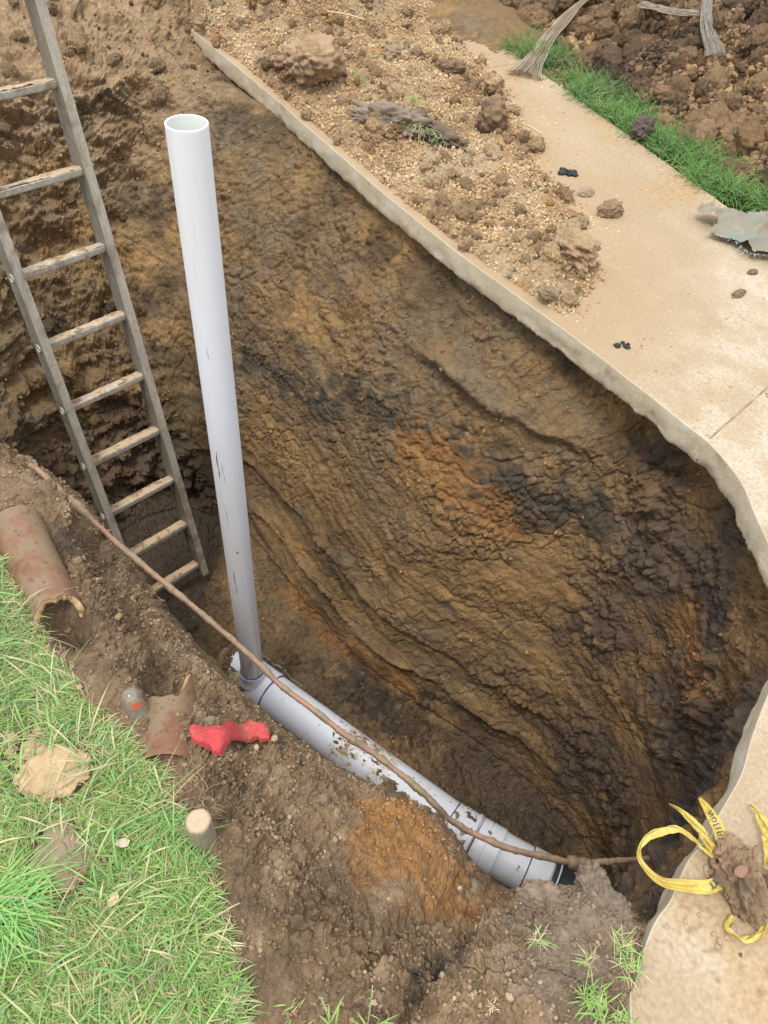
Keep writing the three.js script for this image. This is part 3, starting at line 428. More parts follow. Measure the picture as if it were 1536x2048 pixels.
const BLADES = [bladeGeometry(0.7), bladeGeometry(1.5), bladeGeometry(2.3)];
const M4 = new THREE.Matrix4(), Q4 = new THREE.Quaternion(), E4 = new THREE.Euler(), V4 = new THREE.Vector3(), S4 = new THREE.Vector3(), COL = new THREE.Color();
function grassField(name, label, blades, shape) {                   // blades: [x, y, z, length, width, heading, lean, colour]
  const by = [[], [], []]; blades.forEach((b, i) => by[i % 3].push(b));
  const root = new THREE.Group(); root.name = numbered(name); scene.add(root); root.userData.kind = 'stuff'; root.userData.label = label;
  by.forEach((list, k) => {
    const m = new THREE.InstancedMesh(BLADES[k], grassMat, list.length); m.name = 'blades'; m.castShadow = m.receiveShadow = true; m.userData.kind = 'stuff';
    list.forEach(([x, y, z, L, w, az, lean, c], i) => { E4.set(lean, az, 0, 'YXZ'); m.setMatrixAt(i, M4.compose(V4.set(x, y, z), Q4.setFromEuler(E4), S4.set(w, L, L))); m.setColorAt(i, COL.setRGB(c[0], c[1], c[2])); });
    root.add(m);
  });
  return root;
}
const GREEN = { fresh: [0.36, 0.55, 0.145], mid: [0.25, 0.44, 0.10], blue: [0.22, 0.47, 0.17], straw: [0.72, 0.62, 0.37], pale: [0.47, 0.55, 0.25], dead: [0.48, 0.37, 0.21] };
function grassColour(r, n, dry) { let c = mixc(GREEN.fresh, GREEN.mid, r()); c = mixc(c, GREEN.blue, smooth(0, 0.5, n + 0.6 * (r() - 0.5)) * 0.8); const q = r(); if (q < dry * 0.5) c = mixc(GREEN.straw, GREEN.dead, r()); else if (q < dry) c = mixc(c, GREEN.pale, 0.5 + 0.5 * r()); const k = 0.75 + 0.5 * r(); return [c[0] * k, c[1] * k, c[2] * k]; }
const LAWN = [[-1.35, -1.36], [-1.02, -1.22], [-0.94, -1.12], [-0.84, -1.03], [-0.74, -0.89], [-0.60, -0.76], [-0.47, -0.68], [-0.38, -0.60], [-0.30, -0.50], [-0.235, -0.40], [-0.19, -0.31], [-0.155, -0.22], [-0.1, 0.0], [-0.1, 0.45], [-1.6, 0.45], [-2.2, -0.6]];
const BARE = [[-0.615, -0.600, 0.075, 1], [-0.70, -0.655, 0.06, 0.9], [-0.560, -0.455, 0.062, 0.93], [-0.530, -0.40, 0.05, 0.85], [-0.34, -0.60, 0.05, 0.75], [-0.43, -0.43, 0.03, 0.5], [-0.225, -0.45, 0.03, 0.6]];
{
  const r = rng(11), out = [];
  for (let i = 0; i < 330000; i++) {
    const x = lerp(-1.75, -0.08, r()), z = lerp(-1.36, 0.10, r()), sd = inPoly(LAWN, x, z), n = fbm(x * 7, 2, z * 7, 3), n2 = fbm(x * 18, 6, z * 18, 3);
    if (sd < 0.035 * n2 || (sd < 0.07 && r() > 0.35 + sd * 9)) continue;
    let bare = 0; for (const [bx, bz, br, k] of BARE) bare = Math.max(bare, k * smooth(1.15, 0.75, Math.hypot(x - bx, z - bz) / br + 0.5 * n2)); if (r() < bare) continue;
    if (r() < smooth(0.1, 0.5, n2) * 0.6) continue;
    const heading = 5.5 * fbm(x * 4, 9, z * 4, 3) + (r() - 0.5) * 3.4, tall = 0.75 + 0.5 * n, L = (0.028 + 0.05 * Math.pow(r(), 1.3)) * tall * (sd < 0.06 ? 0.9 : 1);
    out.push([x, groundY(x, z) - 0.004, z, L, 0.0010 + 0.0015 * r(), heading, 0.15 + 0.75 * r(), grassColour(r, n, 0.46 + 0.5 * fbm(x * 3.5, 11, z * 3.5, 3))]);
  }
  // the long blue-green clump at the left edge, and longer stalks lying over the rest
  for (let i = 0; i < 420; i++) { const a = r() * 6.28, q = Math.sqrt(r()) * 0.045; out.push([-0.63 + q * Math.cos(a), 0, -0.345 + q * Math.sin(a), 0.07 + 0.08 * r(), 0.0016 + 0.0014 * r(), 1.3 + (r() - 0.5) * 2.6, 0.6 + 0.6 * r(), mixc(GREEN.blue, GREEN.fresh, r()).map((v) => v * 1.25)]); }
  for (let i = 0; i < 3600; i++) { const x = lerp(-1.3, -0.15, r()), z = lerp(-1.25, -0.05, r()); if (inPoly(LAWN, x, z) < 0.02) continue; out.push([x, groundY(x, z) + 0.005, z, 0.06 + 0.09 * r(), 0.0014 + 0.0024 * r(), r() * 6.28, 0.4 + 0.9 * r(), r() < 0.3 ? mixc(GREEN.straw, GREEN.pale, r()) : grassColour(r, 0.2, 0.2)]); }
  for (let i = 0; i < 60000; i++) { const x = lerp(-1.75, -0.1, r()), z = lerp(-1.36, 0.05, r()); if (inPoly(LAWN, x, z) < -0.02 + 0.03 * r() || BARE.some(([bx, bz, br, k]) => Math.hypot(x - bx, z - bz) < br * (0.75 + 0.3 * r()))) continue; out.push([x, groundY(x, z) - 0.002, z, 0.012 + 0.03 * r(), 0.0008 + 0.0008 * r(), r() * 6.28, 0.9 + 0.6 * r(), mixc(GREEN.straw, GREEN.dead, r())]); }
  grassField('lawn_grass', 'bright green lawn grass with straw beside the pit', out);
}
{
  const r = rng(23), out = [];
  for (let i = 0; i < 60000; i++) {
    const a = lerp(-1.2, 3.0, r()), n = fbm(a * 3, 6, 2, 3), q = r(), b = farB(a) + 0.01 + 0.45 * q, [x, z] = fromPath(a, b), pt = fbm(x * 5, 3, z * 5, 3);
    if (b > heapEdge(a) + 0.05 + 0.1 * r() || r() < smooth(0.08, -0.12, pt) || r() < smooth(-0.3, -0.8, a) * 0.8 || (a < 0.35 && a > 0.02 && r() < 0.75) || (a > 0.8 && a < 0.95 && r() < 0.7)) continue;
    const c = grassColour(r, 0.1 + n, 0.12).map((v, k) => v * (k === 0 ? 0.50 : k === 2 ? 0.42 : 0.62));
    out.push([x, -0.035, z, 0.07 + 0.10 * r(), 0.0026 + 0.0024 * r(), r() * 6.28, 0.1 + 0.7 * r(), c]);
  }
  grassField('verge_grass', 'strip of fresh green grass between the path and the soil heap', out);
}

// ------------------------------------------------------------------ crumbs, grains and clods scattered over every soil surface
function lump(seed, detail, rough, flat = false) {                   // an irregular clod of unit size
  let g = new THREE.IcosahedronGeometry(1, detail); if (!flat) { g.deleteAttribute('normal'); g.deleteAttribute('uv'); g = mergeVertices(g); }
  const uvs = new Float32Array(g.attributes.position.count * 2), p0 = g.attributes.position; for (let i = 0; i < p0.count; i++) { uvs[i * 2] = (p0.getX(i) + 0.45 * p0.getZ(i)) * 0.28; uvs[i * 2 + 1] = (p0.getY(i) - 0.55 * p0.getZ(i)) * 0.28; } g.setAttribute('uv', new THREE.BufferAttribute(uvs, 2));
  const p = g.attributes.position, sx = 0.8 + 0.3 * noise(seed, 1.5, 0.3), sz = 0.85 + 0.4 * noise(seed, 7.7, 2.1);
  for (let i = 0; i < p.count; i++) {
    const x = p.getX(i), y = p.getY(i), z = p.getZ(i), o = seed * 3.7;
    const k = 1 + rough * (0.55 * fbm(x * 1.1 + o, y * 1.1, z * 1.1, 2) + (detail > 2 ? 0.34 * (crumbs(x * 1.5 + o, y * 1.5, z * 1.5) - 0.4) + 0.26 * crumbs(x * 3.2 + o, y * 3.2, z * 3.2) + 0.15 * crumbs(x * 7 + o, y * 7, z * 7) + 0.2 * fbm(x * 4 + o, y * 4, z * 4, 4) : 0.5 * noise(x * 1.9 + o, y * 1.9, z * 1.9)));
    p.setXYZ(i, x * k * sx, y * k * 0.8, z * k * sz);
  }
  g.computeVertexNormals(); return g;
}
const GRAINS = [lump(1, 1, 0.9, true), lump(2, 1, 0.9, true), lump(3, 0, 0.8, true), lump(4, 1, 0.9, true)], CLODS = [lump(11, 9, 0.6), lump(12, 9, 0.65), lump(13, 9, 0.6), lump(14, 9, 0.7)];
const grainMat = new THREE.MeshStandardMaterial({ color: 0xffffff, roughness: 0.93 });
const clodMat = new THREE.MeshStandardMaterial({ color: 0xffffff, roughness: 0.93, map: soilGrain, bumpMap: soilBump, bumpScale: 0.008 });
function scatter(name, label, surf, seed, count, size, keep, tint = 1, shapes = GRAINS, sink = 0.25) {
  const { P, M, C, nu, nv, sign } = surf, nq = (nu - 1) * (nv - 1), acc = new Float64Array(nq); let sum = 0;
  for (let i = 0; i < nu - 1; i++) for (let j = 0; j < nv - 1; j++) {
    const a = (i * nv + j) * 3, b = a + 3, c = a + nv * 3, ux = P[b] - P[a], uy = P[b + 1] - P[a + 1], uz = P[b + 2] - P[a + 2], vx = P[c] - P[a], vy = P[c + 1] - P[a + 1], vz = P[c + 2] - P[a + 2];
    const far = Math.abs(P[a]) > 3.5 || P[a + 2] < -8 || P[a + 2] > 0.1; sum += far ? 0 : Math.hypot(uy * vz - uz * vy, uz * vx - ux * vz, ux * vy - uy * vx); acc[i * (nv - 1) + j] = sum;
  }
  const r = rng(seed), lists = shapes.map(() => []);
  for (let n = 0; n < count; n++) {
    const w = r() * sum; let lo = 0, hi = nq - 1; while (lo < hi) { const m = (lo + hi) >> 1; if (acc[m] < w) lo = m + 1; else hi = m; }
    const i = Math.floor(lo / (nv - 1)), j = lo % (nv - 1), a = (i * nv + j) * 3, fu = r(), fv = r(), at = (A, c) => A[a + c] + fu * (A[a + nv * 3 + c] - A[a + c]) + fv * (A[a + 3 + c] - A[a + c]);
    const x = at(P, 0), y = at(P, 1), z = at(P, 2), q = keep(x, y, z, surf.T ? surf.T[i] % NST : i / (nu - 1), surf.S ? surf.S[j] : j / (nv - 1), r); if (!(r() < q)) continue;
    const s = size(r, x, y, z), nx = M[a] * sign, ny = M[a + 1] * sign, nz = M[a + 2] * sign, k = tint * (0.82 + 0.4 * r()), p = r() < 0.025 ? 1.4 : 1;
    lists[Math.floor(r() * shapes.length)].push([x + nx * s * (0.5 - sink), y + ny * s * (0.5 - sink), z + nz * s * (0.5 - sink), s * 0.5, r() * 6.3, r() * 6.3, C[a] * k * p, C[a + 1] * k * p, C[a + 2] * k * p]);
  }
  const root = new THREE.Group(); root.name = numbered(name); root.userData = { kind: 'stuff', label }; scene.add(root);
  lists.forEach((list, k) => {
    if (!list.length) return; const m = new THREE.InstancedMesh(shapes[k], shapes === CLODS ? clodMat : grainMat, list.length); m.name = 'grains'; m.userData.kind = 'stuff'; m.castShadow = m.receiveShadow = true;
    list.forEach(([x, y, z, s, e, f, cr, cg, cb], i) => { E4.set(e, f, e * 2.3); m.setMatrixAt(i, M4.compose(V4.set(x, y, z), Q4.setFromEuler(E4), S4.set(s, s * (0.7 + 0.05 * e), s))); m.setColorAt(i, COL.setRGB(cr, cg, cb)); });
    root.add(m);
  });
}
const pow = (lo, hi, e) => (r) => lo + (hi - lo) * Math.pow(r(), e);
const patchy = (x, y, z, f, a, b) => smooth(a, b, fbm(x * f, y * f, z * f, 3));
scatter('wall_crumbs', 'small crumbs and pebbles stuck in the pit walls', SURFACES[0], 101, 110000, pow(0.004, 0.022, 5), (x, y, z, t, s) => s > 4.3 ? (t > 8.6 ? 0.7 : 0) : t > 8.4 ? 0.75 : s < 1 ? 0.9 : (0.08 + 0.85 * patchy(x, y, z, 3, -0.1, 0.3)) * smooth(-1.8, -0.7, y + 0.5 * fbm(x * 3, y * 3, z * 3, 2)), 1.2);
scatter('bank_crumbs', 'fine crumbs and grit on the sloping soil bank', SURFACES[1], 102, 260000, pow(0.002, 0.014, 4), (x, y, z, t, s) => (s < 1 ? 0.6 : s < 3.6 ? 0 : s > 6.5 ? 0 : inPoly(LAWN, x, z) > 0.05 ? 0.15 : (0.25 + 0.75 * patchy(x, y, z, 9, -0.2, 0.2)) * (Math.hypot((x - 0.17) / 0.2, (z + 0.53) / 0.11) < 1 ? 0.18 : 1)), 1.2);
scatter('path_crumbs', 'tan crumbs and small stones scattered over the path', SURFACES[2], 103, 320000, pow(0.0025, 0.022, 6), (x, y, z, t, s) => y < -0.004 ? (() => { const [pa, pb] = toPath(x, z), sd = inPoly(DIRT, pa, pb); return 0.06 + 0.95 * Math.pow(smooth(-0.6, 0.0, sd), 1.5) * (0.35 + patchy(x, 1, z, 4, -0.1, 0.3)) + 0.2 * patchy(x, 1, z, 2.5, 0.05, 0.35); })() : 0.12 + 0.88 * patchy(x, 2, z, 5, -0.2, 0.3), 1.05);
scatter('heap_crumbs', 'brown crumbs on the soil heap', SURFACES[3], 104, 260000, pow(0.006, 0.05, 4), () => 1, 1.05);
scatter('heap_clods', 'lumpy brown clods that make up the soil heap', SURFACES[3], 105, 9000, pow(0.035, 0.20, 4.5), () => 1, 1.0, CLODS, 0.42);
scatter('end_wall_clods', 'lumpy clods on the end wall and spoil beyond it', SURFACES[0], 106, 5200, pow(0.02, 0.14, 4), (x, y, z, t, s) => (t > 8.7 && s > 1.2 && s < 7 ? 0.3 + (s > 4 ? 0.6 : 0) : 0), 1.05, CLODS, 0.35);
scatter('path_clods', 'tan soil lumps heaped along the path', SURFACES[2], 107, 4200, pow(0.015, 0.10, 5), (x, y, z, t, s) => y < 0.0 ? 0 : 0.25 + 0.75 * patchy(x, 2, z, 4, -0.1, 0.3), 1.22, CLODS, 0.35);

// ------------------------------------------------------------------ shaping helpers for made things
const V = (x, y, z) => new THREE.Vector3(x, y, z);
function along(g, from, dir) { const q = new THREE.Quaternion().setFromUnitVectors(V(0, 1, 0), dir.clone().normalize()); g.applyQuaternion(q); g.translate(from.x, from.y, from.z); return g; }
function lathe(profile, from, dir, seg = 64) { return along(new THREE.LatheGeometry(profile.map(([r, y]) => new THREE.Vector2(r, y)), seg), from, dir); }
function paint(g, f) { const p = g.attributes.position, c = new Float32Array(p.count * 3); for (let i = 0; i < p.count; i++) c.set(f(p.getX(i), p.getY(i), p.getZ(i)), i * 3); g.setAttribute('color', new THREE.BufferAttribute(c, 3)); return g; }
function noUV(g) { const q = g.index ? g.toNonIndexed() : g; q.deleteAttribute('uv'); return q; }
// caked mud: a shell round a pipe that comes out of the wall only where f(length, angle) is above zero
function mudShell(from, dir, len, radius, f, nu = 160, nv = 120) {
  const P = [], C = [], keepH = []; const d = dir.clone().normalize(), side = V(0, 1, 0).cross(d).normalize(), up = d.clone().cross(side);
  for (let i = 0; i < nu; i++) for (let j = 0; j < nv; j++) {
    const l = len * i / (nu - 1), a = j / nv * 2 * Math.PI, h = Math.max(-0.004, Math.min(0.03, f(l, a))), p = from.clone().addScaledVector(d, l).addScaledVector(up, Math.cos(a) * (radius + h)).addScaledVector(side, Math.sin(a) * (radius + h));
    P.push(p.x, p.y, p.z); keepH.push(h); const n = fbm(p.x * 30, p.y * 30, p.z * 30, 3), dry = smooth(-0.1, 0.3, fbm(p.x * 8, p.y * 8, p.z * 8, 3)), c = mixc([0.16, 0.105, 0.055], [0.48, 0.385, 0.245], dry + n * 0.6), k = 1 + 0.35 * n; C.push(c[0] * k, c[1] * k, c[2] * k);
  }
  const I = []; for (let i = 0; i < nu - 1; i++) for (let j = 0; j < nv; j++) { const j2 = (j + 1) % nv, a = i * nv + j, b = i * nv + j2, c = a + nv, e = b + nv; if (Math.max(keepH[a], keepH[b], keepH[c], keepH[e]) > 0) I.push(a, b, c, b, e, c); }
  const g = new THREE.BufferGeometry(); g.setAttribute('position', new THREE.Float32BufferAttribute(P, 3)); g.setAttribute('color', new THREE.Float32BufferAttribute(C, 3)); g.setIndex(I); g.computeVertexNormals(); return g;
}
const mudMat = new THREE.MeshStandardMaterial({ vertexColors: true, roughness: 0.9, side: THREE.DoubleSide });
const plastic = new THREE.MeshPhysicalMaterial({ color: new THREE.Color().setRGB(0.86, 0.885, 0.925), roughness: 0.30, clearcoat: 0.15, clearcoatRoughness: 0.4, bumpMap: soilBump, bumpScale: 0.0001 });
const plasticDirty = plastic.clone(); plasticDirty.color.setRGB(1, 1, 1); plasticDirty.vertexColors = true; plasticDirty.roughness = 0.42; plasticDirty.clearcoat = 0.05;
function dense(profile, step) { const out = [profile[0]]; for (let i = 1; i < profile.length; i++) { const [r0, y0] = profile[i - 1], [r1, y1] = profile[i], n = Math.max(1, Math.round(Math.abs(y1 - y0) / step)); for (let k = 1; k <= n; k++) out.push([lerp(r0, r1, k / n), lerp(y0, y1, k / n)]); } return out; }
function film(amount) { return (x, y, z) => { const a = fbm(x * 9 + 2, y * 9, z * 9, 4), b = fbm(x * 34, y * 34, z * 34, 4), c = fbm(x * 90, y * 90, z * 90, 3), up = smooth(-2.06, -1.96, y), k = amount(x, y, z) * (0.4 + 0.6 * up); let q = mixc([0.86, 0.885, 0.925], [0.72, 0.66, 0.54], smooth(-0.1, 0.5, a + 0.3 * b + 0.5 * k - 0.1) * 0.45); q = mixc(q, [0.55, 0.44, 0.28], smooth(0.25, 0.6, 0.5 * a + 0.6 * b + 0.35 * c + 0.6 * k) * 0.8); return mixc(q, [0.20, 0.135, 0.075], smooth(0.42, 0.62, 0.3 * a + 0.5 * b + 0.7 * c + 0.42 * k)); }; }
const plasticCream = new THREE.MeshStandardMaterial({ color: new THREE.Color().setRGB(0.80, 0.82, 0.76), roughness: 0.4 });
const primer = new THREE.MeshStandardMaterial({ color: new THREE.Color().setRGB(0.17, 0.09, 0.34), roughness: 0.5 });
const darkLine = new THREE.MeshStandardMaterial({ color: new THREE.Color().setRGB(0.10, 0.075, 0.07), roughness: 0.8 });
const rubber = new THREE.MeshStandardMaterial({ color: new THREE.Color().setRGB(0.045, 0.05, 0.052), roughness: 0.55 });

// ------------------------------------------------------------------ the new drain: an upright riser on a tee, the big pipe along the pit floor, its bends and boot
{
  const o = thing('drain_pipe', 'white plastic drain with tall open riser standing on a thick pipe along the pit floor', 'drain pipe', [-0.58, -2.05, -1.94]);
  const add = (n, g, m, parent = o) => { g.translate(0.58, 2.05, 1.94); return mesh(n, g, m, parent); };
  const R = 0.105, A0 = V(-0.725, -2.05, -2.037), A1 = V(0.455, -2.05, -1.325), A2 = V(0.62, -2.05, -1.235), A3 = V(0.985, -2.05, -1.078), d1 = A1.clone().sub(A0), L1 = d1.length(), d2 = A3.clone().sub(A2), L2 = d2.length(); d1.normalize(); d2.normalize();
  const paintLathe = (...a) => paint(lathe(...a), film(() => 0.12));
  // riser
  const b = V(-0.5765, -1.945, -1.924), t = V(-0.599, 0.744, -1.987), rd = t.clone().sub(b), RL = rd.length(); rd.normalize();
  const r0 = 0.055, r1 = 0.0505;
  add('riser_pipe', paint(lathe(dense([[r0, -0.04], [r0, RL - 0.0012], [r0 - 0.0012, RL], [r1 + 0.001, RL], [r1, RL - 0.001]], 0.006), b, rd, 120), (x, y, z) => { const a = fbm(x * 30, y * 1.2, z * 30, 4), c2 = fbm(x * 40, y * 6 + 3, z * 40, 4), low = smooth(-0.9, -1.9, y); let q = mixc([0.86, 0.885, 0.925], [0.74, 0.71, 0.62], smooth(0.0, 0.5, a + 0.25 * low) * 0.4); q = mixc(q, [0.55, 0.45, 0.30], smooth(0.38, 0.62, c2 + 0.2 * low + 0.12 * smooth(-1.6, -1.9, y)) * 0.7); return q; }), plasticDirty);
  add('bore', lathe([[r1, RL - 0.001], [r1, RL - 0.9]], b, rd, 64), plasticCream);
  const mk = rng(5);
  const marks = []; for (const [h, az, l, w] of [[1.535, 0.62, 0.13, 0.0026], [0.85, 0.45, 0.17, 0.002], [1.047, 0.0, 0.010, 0.005], [1.50, 0.30, 0.10, 0.0008], [1.26, 0.42, 0.16, 0.0007], [2.02, 0.33, 0.05, 0.0007]]) {
    const g = new THREE.PlaneGeometry(w * 1.9, l, 1, 14), p = g.attributes.position; for (let i = 0; i < p.count; i++) { const yy = p.getY(i) / l + 0.5, ww = 0.3 + 0.7 * Math.abs(Math.sin(yy * 5.3 + h * 9)) * (1 - Math.pow(2 * yy - 1, 4)), x = p.getX(i) * ww + 0.002 * Math.sin(yy * 7), ang = Math.PI * 0.5 + az - 0.25 - x / r0; p.setXYZ(i, Math.cos(ang) * (r0 + 0.0006), p.getY(i) + h, Math.sin(ang) * (r0 + 0.0006)); } g.computeVertexNormals(); marks.push(along(g, b, rd));
  }
  const scuff = new THREE.MeshStandardMaterial({ color: new THREE.Color().setRGB(0.10, 0.10, 0.11), roughness: 0.9, side: THREE.DoubleSide }); marks.forEach((g) => add('scuff_mark', g, scuff));
  const hubAt = b.clone().addScaledVector(rd, -0.004);
  const tee = add('tee_fitting', paint(lathe(dense([[R, 0.03], [R + 0.006, 0.035], [R + 0.006, 0.285], [R + 0.0045, 0.2875], [R, 0.2875]], 0.004), A0, d1, 180), film(() => -0.35)), plasticDirty);
  const hub = add('hub', lathe([[0.075, -0.02], [0.069, 0.0], [0.064, 0.012], [0.0635, 0.054], [0.0625, 0.0565], [0.0555, 0.0565], [0.0552, 0.05]], hubAt, rd, 80), plastic, tee);
  add('primer_ring', lathe([[r0 + 0.0005, 0.056], [0.0608, 0.0568], [0.059, 0.0605], [r0 + 0.0006, 0.0625]], hubAt, rd, 80), primer, tee);
  const wav = (g, amp) => { const p = g.attributes.position; for (let i = 0; i < p.count; i++) { const n = amp * fbm(p.getX(i) * 25, p.getY(i) * 25, p.getZ(i) * 25, 3); p.setXYZ(i, p.getX(i) + d1.x * n, p.getY(i), p.getZ(i) + d1.z * n); } g.computeVertexNormals(); return g; };
  add('primer_ring', wav(lathe([[R, 0.284], [R + 0.0052, 0.2872], [R + 0.002, 0.2895], [R + 0.0006, 0.2945], [R - 0.0005, 0.295]], A0, d1, 96), 0.006), primer, tee);
  const lAt = (x, z) => (x - A0.x) * d1.x + (z - A0.z) * d1.z;
  add('main_pipe', paint(lathe(dense([[R - 0.006, 0.0], [R, 0.0], [R, L1 + 0.02]], 0.0035), A0, d1, 240), film((x, y, z) => { const l = lAt(x, z); return -0.45 + 1.25 * Math.exp(-Math.pow((l - 0.86) / 0.24, 2)) + 0.5 * Math.exp(-Math.pow((l - 0.40) / 0.04, 2)) + 0.3 * smooth(1.0, 1.3, l); })), plasticDirty);
  // coupling and slight bend
  add('primer_ring', wav(lathe([[R, L1 - 0.004], [R + 0.0055, L1 - 0.001], [R + 0.0055, L1 + 0.002], [R, L1 + 0.004]], A0, d1, 96), 0.003), new THREE.MeshStandardMaterial({ color: new THREE.Color().setRGB(0.10, 0.035, 0.075), roughness: 0.6 }));
  const coup = add('bend_coupling', paintLathe([[R, L1], [R + 0.0075, L1 + 0.0025], [R + 0.0085, L1 + 0.055], [R + 0.0055, L1 + 0.0575], [R + 0.0055, L1 + 0.060], [R + 0.0095, L1 + 0.063], [R + 0.0095, L1 + 0.12], [R + 0.004, L1 + 0.128]].flatMap((q, i, A) => (i ? dense([A[i - 1], q], 0.004).slice(1) : [q])), A0, d1, 160), plasticDirty);
  const e0 = A0.clone().addScaledVector(d1, L1 + 0.115);
  add('collar', lathe([[R + 0.001, -0.012], [R + 0.016, -0.008], [R + 0.018, 0.002], [R + 0.016, 0.012], [R + 0.002, 0.016]], e0, d1.clone().lerp(d2, 0.5), 96), plastic, coup);
  add('seam', lathe([[R + 0.006, 0.0165], [R + 0.0135, 0.0175], [R + 0.0135, 0.0205], [R + 0.006, 0.0215]], e0, d1.clone().lerp(d2, 0.5), 96), darkLine, coup);
  const e1 = e0.clone().addScaledVector(d2, 0.016);
  add('bend_pipe', paintLathe([[R + 0.009, 0.0], [R + 0.011, 0.004], [R + 0.011, 0.055], [R + 0.008, 0.058], [R + 0.008, 0.061], [R + 0.011, 0.064], [R + 0.010, 0.118], [R + 0.004, 0.128], [R + 0.001, 0.145], [R, 0.165], [R, L2]].flatMap((q, i, A) => (i ? dense([A[i - 1], q], 0.004).slice(1) : [q])), e1, d2, 160), plasticDirty);
  const s0 = e1.clone().addScaledVector(d2, 0.262);
  add('seam', lathe([[R - 0.001, -0.005], [R + 0.004, -0.003], [R + 0.004, 0.001], [R, 0.003]], s0, d2, 96), darkLine);
  add('end_sleeve', paintLathe(dense([[R, 0], [R + 0.0045, 0.002], [R + 0.005, 0.098], [R + 0.003, 0.1005], [R - 0.006, 0.1005]], 0.004), s0, d2, 160), plasticDirty);
  add('rubber_boot', lathe([[R - 0.004, 0.099], [R + 0.0, 0.104], [R + 0.001, 0.128], [R - 0.006, 0.132], [R - 0.008, 0.16], [R - 0.012, 0.30]], s0, d2, 96), rubber);
  // mud caked on top, and over the buried left end
  const mudF = (l, a) => { const n = fbm(l * 16, Math.cos(a) * 2.2, Math.sin(a) * 2.2, 5), m = fbm(l * 42 + 7, Math.cos(a) * 7, Math.sin(a) * 7, 3), top = Math.cos(a - 0.15), band = Math.exp(-Math.pow((l - 0.83) / 0.26, 2)) * smooth(0.55, 0.98, top) + 0.45 * Math.exp(-Math.pow((l - 0.40) / 0.035, 2)) * smooth(0.75, 1, Math.cos(a - 0.3)) + 0.35 * smooth(0.9, 1.3, l) * smooth(0.2, 0.9, top), lump2 = Math.exp(-Math.pow((l - 1.06) / 0.06, 2) - Math.pow((a - 5.75) / 0.3, 2)) + Math.exp(-Math.pow((l - 0.80) / 0.05, 2) - Math.pow((a - 5.7) / 0.2, 2)); return 0.012 * (n * 0.8 + 0.9 * m + band * 0.5 + lump2 * 0.85 - 0.66) - 0.001; };
  o.add((() => { const m = add('caked_mud', mudShell(A0.clone().addScaledVector(d1, 0.30), d1, L1 - 0.30, R + 0.0012, (l, a) => Math.min(0.005, mudF(l + 0.30, a)), 420, 260), mudMat); m.userData.kind = 'stuff'; return m; })());
  o.add((() => { const m = add('caked_mud', mudShell(A0.clone().addScaledVector(d1, -0.02), d1, 0.30, R + 0.007, (l, a) => { const n = fbm(l * 18 + 3, Math.cos(a) * 2.4, Math.sin(a) * 2.4, 5), m2 = fbm(l * 60, Math.cos(a) * 8, Math.sin(a) * 8, 3), side = smooth(0.75, 0.05, Math.cos(a - 0.75)); return 0.05 * (0.55 * n + 0.35 * m2 + 0.9 * smooth(0.09, 0.0, l) + 0.8 * side * smooth(0.30, 0.15, l) - 0.50); }, 200, 220), mudMat); m.userData.kind = 'stuff'; return m; })());
  o.add((() => { const m = add('caked_mud', mudShell(A0.clone().addScaledVector(d1, L1), d1, 0.12, R + 0.0105, (l, a) => Math.min(0.006, 0.012 * (fbm(l * 22 + 9, Math.cos(a) * 3, Math.sin(a) * 3, 5) * 1.4 + 0.3 * Math.cos(a) - 0.52)), 90, 200), mudMat); m.userData.kind = 'stuff'; return m; })());
  o.add((() => { const m = add('caked_mud', mudShell(e1.clone().addScaledVector(d2, 0.02), d2, 0.34, R + 0.0118, (l, a) => Math.min(0.007, 0.014 * (fbm(l * 20 + 5, Math.cos(a) * 3, Math.sin(a) * 3, 5) * 1.3 + 0.7 * Math.exp(-Math.pow((l - 0.2) / 0.05, 2)) * smooth(0.5, 1, Math.cos(a + 0.3)) - 0.5) - (l > 0.09 ? 0.006 : 0)), 240, 200), mudMat); m.userData.kind = 'stuff'; return m; })());
}

